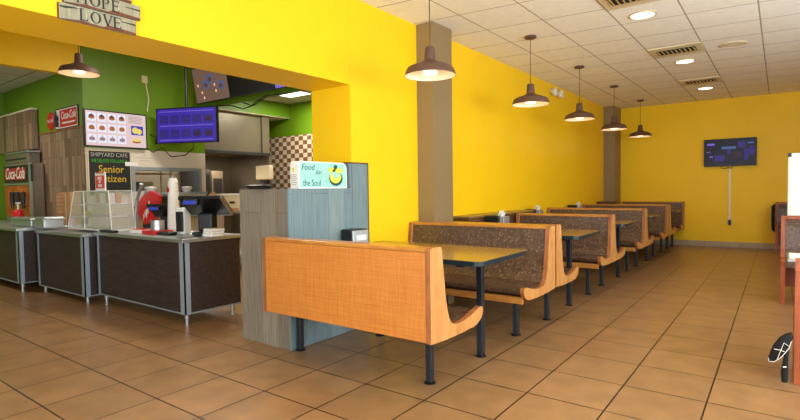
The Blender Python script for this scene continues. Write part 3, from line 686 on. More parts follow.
for px, py, r_, k in ((25, 201, .07, 'cream'), (18, 206, .1, 'banana'), (13, 196, .06, 'cardboard'), (21, 192, .05, 'cardboard')): q = at(px, py, 'y', .04); m.disc((0, .0398, 0), (1, 0, 0), (0, 0, 1), q.x, q.z, r_, r_, k)
m.build('picture_panel', t)
MB().box((at(31, 200, 'y', .03).x, .03, CT1+.02), (xr-.002, .0595, zt-.01), 'steel').box((x0+.05, .03, b.z+.005), (b.x, .0595, b.z+.03), 'steel').build('trim', t)
for k in range(3): MB().cyl((-9.9+k*.25, .0, 1.12), .03, .2, 'dark', 12).cyl((-9.9+k*.25, .0, 1.05), .02, .07, 'black', 10).build('tap', t)
# ice machine casing on top and timber cupboard above
t = thing('ice_bin', 'grey steel bin standing on top of the drinks machine', 'ice bin', (-9.6, .15, zt))
q = at(27, 152, 'y', .06)
MB().rbox((x0, .07, zt+.002), (q.x, .24, q.z), 'steel_wall', .01).build('body', t); MB().rbox((x0, .06, q.z+.0005), (q.x+.02, .242, q.z+.03), 'steel', .006).build('lid', t)
MB().box((x0+.05, .058, q.z-.1), (q.x-.1, .069, q.z-.08), 'dark').build('handle', t)
t = thing('timber_cupboard', 'tall brown timber cupboard hung in the alcove above the drinks machine', 'cupboard', (-10, .2, 2.0))
a, b = at(31, 109.5, 'y', .16), at(31, 149, 'y', .16)
MB().rbox((-11, .16, b.z), (a.x, .243, a.z), 'panel', .004).build('body', t); MB().rbox((-11, .15, a.z+.001), (a.x+.02, .243, a.z+.03), 'white_wall', .003).build('top', t)
# wall signs
t = thing('round_sign', 'round red cola sign on the green wall', 'sign', (-8.88, .26, 2.42))
MB().lathe([(.001, -.02), (.125, -.02), (.14, -.01), (.14, 0)], (-8.87, .2595, 2.42), 'red', 32, 'y').build('disc', t, True)
MB().text('Coca-Cola', .075, (-8.87, .2385, 2.42), (1, 0, 0), (0, 0, 1), 'white', .002, shear=.3, width=.23).build('lettering', t)
t = thing('wall_sign', 'rectangular red cola sign with bottle beside the round one', 'sign', (-8.26, .26, 2.42))
MB().box((-8.66, .245, 2.26), (-7.86, .2595, 2.575), 'ink').box((-8.64, .243, 2.275), (-7.88, .245, 2.56), 'paper').box((-8.5, .241, 2.29), (-7.89, .243, 2.545), 'red').build('board', t)
m = MB().text('Coca-Cola', .16, (-8.19, .2405, 2.455), (1, 0, 0), (0, 0, 1), 'white', .002, shear=.3, width=.52, bold=.002)
m.box((-8.42, .2405, 2.335), (-7.96, .241, 2.36), 'white').build('lettering', t)
MB().lathe([(.001, 0), (.028, .005), (.032, .06), (.022, .09), (.03, .12), (.03, .15), (.012, .19), (.012, .235), (.001, .235)], (-8.57, .215, 2.3), 'dark', 14).build('bottle', t, True)

# condiment pans and pump
t = thing('condiment_pan', 'stainless condiment pan on the left counter end, nearer the case', 'pan', (-7.8, -.3, CT1))
def pan(t, x0, x1, y0, y1, z, h):
    m = MB().rbox((x0, y0, z+.001), (x1, y1, z+h), 'steel', .02, 3); m.rbox((x0-.012, y0-.012, z+h-.006), (x1+.012, y1+.012, z+h), 'steel', .003); m.build('body', t)
    MB().rbox((x0+.01, y0+.01, z+h+.0005), (x1-.01, y1-.01, z+h+.02), 'steel', .008).build('lid', t)
pan(t, at(33.5, 218, 'y', -.45).x, at(43, 218, 'y', -.45).x-.0, -.45, -.2, CT1, .125)
t = thing('condiment_pan', 'stainless condiment pan beside the red pump bottle', 'pan', (-8.3, -.45, CT1))
pan(t, at(10, 218, 'y', -.45).x, at(30, 218, 'y', -.45).x, -.45, -.25, CT1, .105)
t = thing('pump_bottle', 'red sauce pump bottle with white pump on the left counter', 'pump bottle', (at(18, 210, 'y', -.12).x, -.12, CT1))
m = MB().lathe([(.001, .001), (.07, .001), (.075, .02), (.075, .17), (.05, .2), (.03, .21), (.001, .21)], (at(18, 210, 'y', -.12).x, -.12, CT1), 'red', 18).build('bottle', t, True)
PXX = at(18, 210, 'y', -.12).x
MB().cyl((PXX, -.12, CT1+.21), .012, .09, 'white', 10).rbox((PXX-.08, -.132, CT1+.30), (PXX+.1, -.108, CT1+.32), 'white', .004).build('pump', t)
# cardboard lid boxes
for i, (pa_, pb_, l) in enumerate(((57, 63, 'tall narrow stack of brown cup sleeves beside the panelled wall'), (64, 70.5, 'tall brown carton just left of the clear bakery case'))):
    a, b = at(pa_, 210, 'y', .0).x, at(pb_, 210, 'y', .0).x; zt_ = at(pb_, 192, 'y', .0).z
    t = thing('carton', l, 'carton', ((a+b)/2, .05, CT1), 'brown cartons behind the bakery case')
    if i == 0: MB().lathe([((b-a)/2, .0)]+[((b-a)/2-.006*(k % 2), .004+k*(zt_-CT1)/17) for k in range(17)]+[(.001, zt_-CT1)], ((a+b)/2, .07, CT1+.001), 'cardboard', 20).build('sleeve_stack', t, 20)
    else: MB().rbox((a, .0, CT1+.001), (b, .14, zt_), 'cardboard', .003).box((a+.06, -.002, CT1+.002), (a+.08, -.0001, zt_-.01), 'cream').build('box', t)

# clear bakery case
bx0, bx1, by0, by1, bz = -6.98, -5.77, -.27, -.01, .8365
t = thing('bakery_case', 'clear acrylic bakery display case on the counters', 'display case', (-6.4, -.15, bz))
H = .47; sl = .22
def case_part(y_off, z): return
m = MB().box((bx0, by0, bz), (bx1, by1, bz+.02), 'white').build('base', t)
c = .012
pr = [(bx0+.01, bz+.021), (bx0+sl, bz+H), (bx1-.06, bz+H), (bx1-.01, bz+.021)]
m = MB()
m.prism(pr, 'y', by0+.0, by0+.006, 'acrylic').prism(pr, 'y', by1-.006, by1, 'acrylic')
m.box((bx0+sl, by0+.007, bz+H-.006), (bx1-.06, by1-.007, bz+H), 'acrylic')
m.add([(bx0+.012, by0+.007, bz+.021), (bx0+.012, by1-.007, bz+.021), (bx0+sl+.002, by1-.007, bz+H-.007), (bx0+sl+.002, by0+.007, bz+H-.007)], [(0, 1, 2, 3)], 'acrylic')
m.add([(bx1-.012, by0+.007, bz+.021), (bx1-.012, by1-.007, bz+.021), (bx1-.062, by1-.007, bz+H-.007), (bx1-.062, by0+.007, bz+H-.007)], [(3, 2, 1, 0)], 'acrylic')
m.build('cover', t)
m = MB()
for p0, p1 in (((bx0+.01, bz+.02), (bx0+sl, bz+H)), ((bx1-.01, bz+.02), (bx1-.06, bz+H)), ((-6.48, bz+.02), (-6.48, bz+H))):
    for y in (by0, by1): m.tube([(p0[0], y, p0[1]), (p1[0], y, p1[1])], .006, 'white', 6)
for y in (by0, by1): m.tube([(bx0+sl, y, bz+H), (bx1-.06, y, bz+H)], .006, 'white', 6)
m.build('edges', t)
for i, z in enumerate((.14, .29)):
    f = z/H
    MB().box((bx0+.02+sl*f, by0+.01, bz+z), (-6.49, by1-.01, bz+z+.012), 'acrylic').box((bx0+.02+sl*f, by0+.008, bz+z), (-6.49, by0+.016, bz+z+.02), 'white').build('shelf', t)
    MB().box((-6.45, by0+.03, bz+z+.0275), (bx1-.08-.05*f, by1-.03, bz+z+.033), 'paper').box((bx0+.05+sl*f, by0+.03, bz+z+.0125), (-6.52, by1-.03, bz+z+.018), 'paper').build('liner', t)
    MB().box((-6.47, by0+.01, bz+z+.015), (bx1-.02-.05*f, by1-.01, bz+z+.027), 'acrylic').box((-6.47, by0+.008, bz+z+.015), (bx1-.02-.05*f, by0+.016, bz+z+.035), 'white').build('shelf', t)
tag(MB().lathe([(.001, 0), (.04, .004), (.055, .03), (.04, .055), (.001, .06)], (-6.71, -.14, bz+.1605), 'banana', 14).build('wrapped_pastry', None, True), 'yellow wrapped pastry inside the clear bakery case', 'pastry')
# pale cups lying in the top tier
for k in range(7):
    x = -6.36+k*.08
    tag(MB().lathe([(.001, 0), (.03, 0), (.038, .12), (.036, .12), (.001, .12)], (x, -.14, bz+.3245), 'white' if k % 3 else 'cardboard', 14).build('paper_cup', None, True),
        ('white' if k % 3 else 'brown')+' paper cup standing in the top tier of the bakery case, '+('first', 'second', 'third', 'fourth', 'fifth', 'sixth', 'last')[k]+' from the left', 'cup', 'paper cups in the bakery case')
t = thing('table_sign', 'small red and white pick up sign on top of the bakery case', 'sign', (-6.25, -.14, bz+H))
sx, sz = -6.31, bz+H+.002
MB().box((sx-.13, -.15, sz), (sx+.13, -.138, sz+.225), 'paper').box((sx-.12, -.1515, sz+.03), (sx+.12, -.15, sz+.185), 'red_pale').box((sx-.13, -.18, sz), (sx+.13, -.15, sz+.006), 'paper').build('card', t)
m = MB()
for tx, zz, s1 in (('PICK', .15, .05), ('UP', .108, .045), ('HERE', .062, .045)): m.text(tx, s1, (sx, -.1518, sz+zz), (1, 0, 0), (0, 0, 1), 'paper', .002, bold=.002)
m.box((sx-.09, -.1515, sz+.21), (sx+.09, -.1501, sz+.225), 'red_pale').build('lettering', t)

# chalkboard
t = thing('chalkboard', 'black chalkboard menu lettered in grey, green and yellow', 'chalkboard', (SX, .57, 1.3))
MB().box((SX+.001, .29, 1.25), (SX+.02, .875, 1.90), 'chalk_board').build('board', t)
m = MB()
for q in (((SX+.001, .275, 1.23), (SX+.028, .29, 1.915)), ((SX+.001, .875, 1.23), (SX+.028, .885, 1.915)), ((SX+.001, .29, 1.90), (SX+.028, .875, 1.915)), ((SX+.001, .29, 1.23), (SX+.028, .875, 1.25))): m.box(*q, 'cream')
m.build('frame', t)
U = (0, 1, 0); Vv = (0, 0, 1); cx = SX+.0205
MB().text('SHIPYARD CAFE', .085, (cx, .58, 1.845), U, Vv, 'chalk_grey', .002, width=.52).build('heading', t)
MB().text('WE DELIVER FOR LUNCH', .075, (cx, .58, 1.755), U, Vv, 'chalk_green', .002, width=.5).build('green_lettering', t)
MB().text('Senior', .16, (cx, .60, 1.63), U, Vv, 'chalk_yellow', .002, width=.36).text('Citizen', .15, (cx, .61, 1.49), U, Vv, 'chalk_yellow', .002, width=.40).build('yellow_lettering', t)
tag(MB().box((SX+.022, .80, 1.69), (SX+.03, 1.0, 1.75), 'paper').build('paper_slip'), 'white paper slip over the right edge of the chalkboard', 'paper')
t = thing('wall_notice', 'faint printed notice on the white wall right of the chalkboard', 'notice', (SX, 1.1, 1.8))
MB().box((SX+.0005, .95, 1.72), (SX+.003, 1.28, 1.90), 'white_wall').build('sheet', t)
m = MB()
for k, (w, z) in enumerate(((.06, 1.86), (.26, 1.82), (.16, 1.775))): m.box((SX+.0031, 1.115-w/2, z), (SX+.004, 1.115+w/2, z+.008), 'chalk_grey')
m.build('lettering', t)

# menu televisions
def screen_frame(t, o, u, v, w, h, th=.05, bez=.018):
    o = Vector(o); u = Vector(u).normalized(); v = Vector(v).normalized(); n = u.cross(v)
    MB().plate(o-n*th, u, v, 0, 0, w, h, 'black', th).build('casing', t)
    return o+u*bez+v*bez, u, v, w-2*bez, h-2*bez
A, B, C_ = at(85, 146, 'x', SX+.09), at(147.5, 149.8, 'x', SX+.09), at(86, 108.5, 'x', SX+.09)
t = thing('menu_television', 'menu television with a pale pink screen of food pictures over the chalkboard', 'television', (SX, (A.y+B.y)/2, A.z), 'menu televisions over the service area')
MB().box((SX+.0005, (A.y+B.y)/2-.15, A.z+.1), (SX+.0395, (A.y+B.y)/2+.15, A.z+.4), 'black').build('wall_mount', t)
o, u, v, w, h = screen_frame(t, (SX+.09, A.y, A.z), (0, 1, 0), (0, 0, 1), B.y-A.y, C_.z-A.z)
s_ = MB().plate(o, u, v, 0, 0, w, h, 'scr_pink', .001, .0005)
for r_ in range(3):
    for c_ in range(4):
        a, b = w*(.02+c_*.163), h*(.08+r_*.31)
        s_.plate(o, u, v, a, b, a+w*.142, b+h*.25, 'scr_white', .0005, .0016)
        s_.disc(o, u, v, a+w*.072, b+h*.13, w*.045, h*(.07 if r_ else .04), ('scr_text', 'scr_food', 'scr_food2')[r_], .0005, .0022)
        s_.disc(o, u, v, a+w*.072, b+h*.10, w*.05, h*.035, ('scr_text', 'scr_food', 'scr_food')[r_], .0005, .0028)
        if r_ != 1: s_.plate(o, u, v, a+w*.068, b+h*.12, a+w*.08, b+h*.22, 'scr_food2' if r_ else 'scr_text', .0005, .0034)
s_.plate(o, u, v, w*.74, h*.38, w*.95, h*.66, 'scr_blue', .0005, .0016).disc(o, u, v, w*.81, h*.52, w*.055, h*.10, 'scr_yel', .0005, .0022).disc(o, u, v, w*.88, h*.49, w*.05, h*.09, 'scr_yel', .0005, .0023)
s_.disc(o, u, v, w*.83, h*.17, w*.075, h*.04, 'scr_food', .0005, .0016).disc(o, u, v, w*.83, h*.23, w*.07, h*.05, 'scr_yel', .0005, .0022)
for k in range(5): s_.plate(o, u, v, w*.7, h*(.74+k*.045), w*(.92+.02*(k % 2)), h*(.755+k*.045), 'scr_text', .0005, .0016)
s_.build('screen', t)
# second one hangs at an angle further right
A, B, D_ = at(157, 144, 'x', -7.45), at(217.5, 139.5, 'y', 1.62), at(153, 108.5, 'x', -7.45)
u = Vector((B.x-A.x, B.y-A.y, 0)); w0 = u.length; u.normalize()
t = thing('menu_television', 'menu television with a violet screen hanging at an angle', 'television', ((A.x+B.x)/2, (A.y+B.y)/2, A.z), 'menu televisions over the service area')
o, u, v, w, h = screen_frame(t, A, u, (0, 0, 1), w0, D_.z-A.z)
s_ = MB().plate(o, u, v, 0, 0, w, h, 'scr_purple', .001, .0005)
for r_ in range(2):
    for c_ in range(5):
        a, b = w*(.04+c_*.19), h*(.14+r_*.43)
        s_.plate(o, u, v, a, b, a+w*.15, b+h*.24, 'scr_purple2', .0005, .0016)
        s_.disc(o, u, v, a+w*.075, b+h*.1, w*.055, h*.07, 'scr_mag' if (r_, c_) in ((0, 3), (0, 4), (1, 4)) else 'scr_vio', .0005, .0022)
for r_ in range(3): s_.plate(o, u, v, w*.04, h*(.05+.43*r_), w*.95, h*(.075+.43*r_), 'scr_lilac', .0005, .0016)
s_.build('screen', t)
n = u.cross(v)
MB().tube([A+u*.4-n*.052+v*.3, A+u*.4-n*.2+v*.45, A+u*.4-n*.2+v*(KZ-A.z-.001)], .02, 'black').build('hanger', t)
m = MB().tube([(SX+.008, 1.15, 1.98), (SX+.008, 1.25, 1.92), (SX+.008, 1.4, 2.0), (SX+.008, 1.55, 1.86), (SX+.008, 1.8, 1.9), (SX+.008, 1.95, 2.02), (SX+.008, 1.98, 2.2)], .008, 'black')
m.tube([(SX+.008, 1.2, 2.2), (SX+.008, 1.32, 2.15), (SX+.008, 1.28, 2.05), (SX+.008, 1.42, 2.12), (SX+.008, 1.6, 2.15)], .008, 'black')
tag(m.build('cable'), 'black looping cable on the wall between the menu televisions', 'cable')
t = thing('wall_outlet', 'cream wall outlet with a cable above the menu televisions', 'outlet', (SX, 1.16, 3.05))
MB().rbox((SX+.0005, 1.11, 3.0), (SX+.01, 1.2, 3.11), 'cream', .003).build('cover', t)
MB().tube([(SX+.012, 1.16, 3.02), (SX+.03, 1.17, 2.9), (SX+.02, 1.2, 2.75), (SX+.02, 1.17, 2.55)], .01, 'cream').build('cable', t)

# row of three hanging televisions on a green rail
RY = 1.8
tilt = .16; v = Vector((0, -math.sin(tilt), math.cos(tilt)))
P0, P1, P2, P3 = at(197, 104.5, 'y', RY), at(231, 98.5, 'y', RY), at(275, 91, 'y', RY), at(303, 87, 'y', RY)
zb = (P0.z+P1.z+P2.z)/3+.01
labs = ['leftmost ceiling hung television, dim brown picture with two small photographs', 'middle ceiling hung television with a black switched off screen', 'rightmost ceiling hung television, lilac screen half hidden by the beam']
for i, (a, b) in enumerate(((P0.x, P1.x-.01), (P1.x+.005, P2.x-.01), (P2.x+.005, P2.x+1.0))):
    t = thing('hanging_television', labs[i], 'television', ((a+b)/2, RY, zb), 'televisions hung in a row from the service ceiling')
    o, u, vv, w, h = screen_frame(t, (a, RY, zb), (1, 0, 0), v, b-a, .56, .05, .014)
    s_ = MB().plate(o, u, vv, 0, 0, w, h, ('scr_brown', 'scr_dark', 'scr_lilac')[i], .001, .0005)
    if i == 0:
        for x, y, k in ((.12, .5, 'scr_glow'), (.22, .28, 'scr_glow'), (.26, .12, 'scr_glow'), (.62, .44, 'scr_glow'), (.64, .26, 'scr_glow')): s_.disc(o, u, vv, x*w, y*h, .018, .022, k, .0005, .002)
        for x, y in ((.5, .62), (.36, .47), (.8, .38)): s_.plate(o, u, vv, (x-.09)*w, (y-.1)*h, (x+.09)*w, (y+.12)*h, 'scr_cyan', .0005, .002).disc(o, u, vv, x*w, y*h, w*.06, h*.07, 'scr_food2', .0005, .003)
        s_.plate(o, u, vv, .84*w, .7*h, .96*w, .86*h, 'scr_green', .0005, .002)
    if i == 2:
        for k in range(4): s_.plate(o, u, vv, w*.06, h*(.12+k*.2), w*.9, h*(.16+k*.2), 'scr_vio', .0005, .002)
    s_.build('screen', t)
    MB().tube([((a+b)/2, RY+.06, zb+.3), ((a+b)/2, RY+.15, zb+.45), ((a+b)/2, RY+.15, KZ-.001)], .02, 'black').build('hanger', t)
struct('trim_5', MB().box((SX+.01, RY+.16, zb-.035), (-3.4, RY+.22, zb+.06), 'green'))
m = MB().tube([(P0.x+.1, RY+.152, zb-.03), (P0.x+.35, RY+.152, zb-.04), (P0.x+.7, RY+.152, zb-.07), (P0.x+1.0, RY+.152, zb-.16), (P0.x+1.3, RY+.152, zb-.12), (P0.x+1.55, RY+.152, zb-.04)], .008, 'black')
m.tube([(P0.x+1.0, RY+.152, zb-.06), (P0.x+1.2, RY+.152, zb-.13), (P0.x+1.5, RY+.152, zb-.02), (P0.x+2.0, RY+.152, zb-.04)], .008, 'black')
tag(m.build('cable'), 'black sagging cable under the hanging television row', 'cable')

# ------------------------------------------------------------------ cooking bay
t = thing('extractor_hood', 'stainless extractor hood over the cooking line', 'extractor hood', (-10.4, 4, 2.15))
MB().box((-11.39, 2.5, 2.17), (-9.75, 5.2, 3.088), 'steel_wall').build('body', t)
MB().rbox((-9.75, 2.49, 2.13), (-9.66, 5.21, 2.20), 'dark', .005).build('lip', t)
MB().box((-9.8, 5.0, 2.2), (-9.70, 5.215, 3.08), 'steel_wall').build('duct', t)
struct('wall_cooking', MB().box((-11.39, 2.4, 0), (-11.3, KB-.01, 2.169), 'steel_wall').box((-11.29, 5.23, 0.001), (-9.75, 5.3, 2.169), 'steel_wall'))
t = thing('kitchen_oven', 'dark upright oven against the stainless wall', 'oven', (-10.6, 3.9, 0))
MB().rbox((-11.2, 3.75, .002), (-10.5, 4.1, 1.80), 'dark', .01).build('body', t); MB().box((-10.5, 3.8, 1.0), (-10.485, 4.05, 1.7), 'black').build('door', t)
MB().tube([(-10.46, 3.84, 1.1), (-10.46, 3.84, 1.6)], .012, 'steel').build('handle', t)
t = thing('kitchen_fryer', 'second dark cooking cabinet beside the upright oven', 'fryer', (-10.6, 4.6, 0))
MB().rbox((-11.2, 4.2, .002), (-10.6, 4.5, 1.78), 'machine', .01).build('body', t); MB().box((-10.6, 4.23, .9), (-10.588, 4.47, 1.6), 'dark').build('door', t)
t = thing('prep_table', 'stainless prep table behind the service counters', 'prep table', (-6.9, 2.3, 0))
MB().rbox((-7.5, 1.95, .93), (-5.6, 2.75, .965), 'steel', .004).build('worktop', t)
MB().box((-7.45, 2.0, .25), (-5.65, 2.7, .27), 'steel').build('shelf', t)
for x in (-7.4, -5.7):
    for y in (2.05, 2.65): MB().cyl((x, y, .001), .02, .928, 'steel', 12).build('leg', t)
def on(px, py, z): return at(px, py, 'z', z)
t = thing('rice_cooker', 'cream steamer box with a lid on the prep table', 'steamer', (-7.2, 2.3, .967))
A = at(222, 208, 'x', -7.15); B = at(241, 194, 'x', -7.15)
MB().rbox((-7.4, A.y, .966), (-7.15, B.y, B.z-.03), 'cream', .02).build('body', t); MB().rbox((-7.41, A.y-.01, B.z-.029), (-7.14, B.y+.01, B.z+.01), 'white', .015).build('lid', t)
MB().box((-7.149, (A.y+B.y)/2-.05, 1.08), (-7.135, (A.y+B.y)/2+.05, 1.11), 'dark').build('latch', t)
A = at(255.5, 180, 'y', 5.1); B = at(269.5, 165, 'y', 5.1)
t = thing('towel_dispenser', 'cream paper towel dispenser fixed to the steel side panel of the kitchen', 'towel dispenser', (A.x, 5.2, 1.5))
MB().rbox((A.x, 5.1, A.z), (B.x, 5.229, B.z), 'cream', .03, 3).build('casing', t)
MB().box((A.x+.15, 5.12, A.z-.07), (B.x-.15, 5.2, A.z+.001), 'dark').build('lever', t)

t = thing('microwave_shelf', 'steel shelf with small appliances below the pass-through window', 'shelf', (-7.6, 1.5, 1.1))
MB().box((SX+.001, .95, 1.0), (SX+.3, 1.9, 1.02), 'steel').build('board', t)
for y in (1.0, 1.85): MB().box((SX+.001, y-.01, .85), (SX+.25, y+.01, .999), 'steel').build('bracket', t)
t = thing('microwave', 'dark countertop oven on the steel shelf below the pass-through', 'microwave', (-7.5, 1.5, 1.02))
MB().rbox((SX+.01, 1.15, 1.021), (SX+.28, 1.62, 1.22), 'dark', .008).build('body', t); MB().box((SX+.28, 1.18, 1.04), (SX+.29, 1.5, 1.2), 'black').build('door', t)
# food tubs on the pass-through sill and things seen through it
for y, l in ((1.2, 'white foam tub on the pass-through sill, left one'), (1.82, 'white foam tub on the pass-through sill, right one')):
    tag(MB().lathe([(.001, 0), (.06, .0), (.085, .06), (.09, .065), (.08, .09), (.001, .1)], (SX-.02, y, 1.2815), 'white', 18).build('foam_tub', None, True), l, 'tub', 'foam tubs on the sill')
t = thing('back_kitchen_shelf', 'steel storage shelf seen through the pass-through window', 'shelf', (-9, 1.5, 0))
MB().box((-9.4, .5, 1.24), (-9.0, 2.3, 1.26), 'steel_dull').build('board', t); MB().box((-9.4, .5, 1.62), (-9.0, 2.3, 1.64), 'steel_dull').build('board', t)
for x in (-9.38, -9.02):
    for y in (.52, 2.28): MB().cyl((x, y, .001), .015, 1.9, 'steel_dull', 8).build('post', t)
tag(MB().box((-9.3, 1.15, 1.2605), (-9.06, 1.5, 1.5), 'green').build('green_crate'), 'green crate on the shelf behind the pass-through', 'crate')
tag(MB().box((-9.3, 1.75, 1.2605), (-9.06, 1.95, 1.48), 'steel').build('steel_canister'), 'steel canister on the shelf behind the pass-through', 'canister')

# ------------------------------------------------------------------ things on the right service counter
def register(label, x, y, rz, s=1.):
    t = thing('cash_register', label, 'cash register', (0, 0, 0), 'cash registers on the service counter'); 
    MB().rbox((-.09, -.10, .001), (.09, .10, .03), 'black', .01).rbox((-.07, -.03, .03), (.07, .08, .2), 'black', .02, 3).build('stand', t)
    m = MB(); m.T = Matrix.Translation((0, -.0, .26))@Matrix.Rotation(-.6, 4, 'X')
    m.rbox((-.2, -.14, -.015), (.2, .14, .02), 'black', .01); m.build('display', t)
    m = MB(); m.T = Matrix.Translation((0, -.0, .26))@Matrix.Rotation(-.6, 4, 'X')
    m.box((-.185, -.125, .0205), (.185, .125, .0215), 'scr_dark').build('screen', t)
    m = MB(); m.T = Matrix.Translation((0, -.0, .26))@Matrix.Rotation(-.6, 4, 'X')
    m.box((-.203, .128, -.017), (.203, .143, .0225), 'machine').box((.188, -.142, -.017), (.203, .128, .0225), 'machine'); m.build('rim', t)
    m = MB(); m.T = Matrix.Translation((0, 0, 0)); m.rbox((-.13, -.17, .27), (.0, -.11, .32), 'black', .006).box((-.12, -.172, .28), (-.01, -.1705, .31), 'scr_blue').build('customer_display', t)
    t.location = (x, y, CT3+.0005); t.rotation_euler.z = rz; t.scale = (s, s, s)
    return t
register('black touchscreen cash register beside the paper cup stack', -5.31, .12, .55, .9)
register('larger black touchscreen cash register nearest the half wall', -4.42, .06, .55, 1.15)
cx_, cy_ = -5.02, .05
t = thing('cup_stack', 'tall stack of white paper cups on the service counter', 'cup stack', (cx_, cy_, CT3+.001))
prof = [(.001, 0)]
for k in range(20): prof += [(.070-.001*k, k*.029), (.0725-.001*k, k*.029+.004), (.0725-.001*k, k*.029+.009), (.069-.001*k, k*.029+.011)]
prof += [(.036, .60), (.001, .60)]
MB().lathe(prof, (cx_, cy_, CT3+.001), 'white', 24).build('cups', t, 25)
MB().lathe([(.0, .6005), (.03, .6005), (.033, .61), (.033, .63), (.025, .64), (.0, .64)], (cx_, cy_, CT3+.001), 'steel_dull', 16, caps=False).build('lid', t, True)
m = MB(); m.T = Matrix.Translation((cx_-.0, cy_-.0585, CT3+.47)); m.disc((0, 0, 0), (1, 0, 0), (0, 0, 1), 0, 0, .022, .03, 'red', .002).build('logo', t)
t = thing('receipt_printer', 'white and black receipt printer between the cup stack and larger register', 'printer', (-4.78, -.05, CT3))
m = MB(); m.T = Matrix.Translation((-4.73, .0, CT3+.0005))@Matrix.Rotation(.4, 4, 'Z')
m.rbox((-.05, -.07, 0), (.05, .05, .28), 'white', .02, 3); m.build('body', t)
m = MB(); m.T = Matrix.Translation((-4.73, .0, CT3+.0005))@Matrix.Rotation(.4, 4, 'Z')
m.rbox((-.04, -.09, .03), (.045, -.0705, .24), 'black', .01).build('front', t)
t = thing('card_reader', 'black card reader lying in front of the receipt printer', 'card reader', (-4.8, -.2, CT3))
MB().rbox((-4.88, -.22, CT3+.001), (-4.66, -.12, CT3+.035), 'black', .01).build('body', t); MB().box((-4.86, -.2, CT3+.0352), (-4.8, -.14, CT3+.037), 'dark').build('keypad', t)
t = thing('tin', 'small cylindrical tin on the red tray', 'tin', (-5.08, -.06, CT3))
MB().lathe([(.001, 0), (.07, 0), (.07, .1), (.064, .102), (.001, .1)], (-5.09, -.1, CT3+.042), 'steel', 20).build('body', t, True)
MB().cyl((-5.09, -.1, CT3+.04+.1045), .062, .004, 'dark', 20).build('lid', t)
t = thing('paper_tray', 'red and white paper tray at the front of the service counter', 'tray', (-5.2, -.15, CT3))
MB().rbox((-5.43, -.24, CT3+.001), (-5.17, -.02, CT3+.04), 'paper', .004).build('white_box', t); MB().rbox((-5.16, -.24, CT3+.001), (-4.90, -.03, CT3+.04), 'red', .004).build('red_box', t)
MB().box((-5.42, -.23, CT3+.0402), (-5.19, -.1, CT3+.045), 'red').build('flyer', t)
t = thing('napkin_stack', 'white folded napkins beside the larger cash register', 'napkins', (-4.25, .02, CT3))
for k in range(3): MB().rbox((-4.27+.01*k, -.09, CT3+.001+k*.027), (-4.11+.012*k, .05, CT3+.026+k*.027), 'paper', .01).build('napkin', t)
# red carry bag with white paper, flexible pipe, black puck
def BG():
    m = MB(); m.T = Matrix.Translation((-.13, .02, 0)); return m
t = thing('red_bag', 'crumpled red bag with white paper leaning on the service counter', 'bag', (-5.6, .2, CT3))
m = BG()
m.add([(-5.98, .12, 1.12), (-5.62, .14, 1.30), (-5.42, .16, 1.24), (-5.50, .1, .93), (-5.62, .08, .90), (-5.80, .08, 1.03), (-5.98, .2, 1.12), (-5.62, .19, 1.30), (-5.42, .19, 1.24), (-5.5, .18, .93), (-5.62, .18, .90), (-5.8, .2, 1.03)],
      [(5, 4, 3, 2, 1, 0), (6, 7, 8, 9, 10, 11), (0, 1, 7, 6), (1, 2, 8, 7), (2, 3, 9, 8), (3, 4, 10, 9), (4, 5, 11, 10), (5, 0, 6, 11)], 'red')
m.build('bag', t)
BG().prism([(-5.98, 1.17), (-5.9, 1.29), (-5.55, 1.30), (-5.72, 1.17), (-5.85, 1.10)], 'y', .05, .062, 'paper').build('paper', t)
BG().rbox((-5.72, .09, CT3+.001), (-5.52, .18, .935), 'black', .03, 3).build('stand', t)
m = BG()
for k in range(3): m.box((-5.60+.035*k, .083, .98+.05*k), (-5.58+.035*k, .0845, 1.08+.05*k), 'white').box((-5.66+.03*k, .078, .95+.03*k), (-5.65+.03*k, .0795, 1.02+.03*k), 'white')
m.build('stripes', t)
tag(MB().tube([(-5.72, -.03, CT3+.017), (-5.72, -.03, 1.0), (-5.66, -.03, 1.2), (-5.55, -.03, 1.38)], [.016, .016, .018, .022], 'steel', 10).build('flexible_lamp', None, True), 'silver flexible arm standing between the bakery case and the red bag', 'flexible arm')
tag(MB().rbox((-5.9, -.355, CT3+.0015), (-5.58, -.285, CT3+.03), 'black', .01).build('hand_scanner'), 'black box lying in front of the right end of the bakery case', 'box')
t = thing('wooden_scoop', 'tan wooden scoop handle leaning on the prep table', 'scoop', (-6.9, 2.2, 1.0))
A = at(203, 205, 'x', -7.3); B = at(214, 193.5, 'x', -7.3)
MB().tube([A, B], [.03, .055], 'cardboard', 10).build('handle', t, True)
t = thing('carton', 'open brown carton beside the steamer on the prep table', 'carton', (-6.4, 2.2, .966), 'brown cartons on the prep table')
A = at(221, 219, 'y', 1.97); B = at(233, 209, 'y', 1.97); MB().rbox((A.x, 1.97, .966), (B.x, 2.08, B.z+.01), 'cardboard', .003).build('box', t)
t = thing('white_bag', 'white plastic bag on the prep table beside the half wall', 'bag', (-5.9, 2.2, .966))
MB().ball((-5.95, 2.3, 1.04), .12, 'white', 14, (1, .8, .6)).build('bag', t, True)

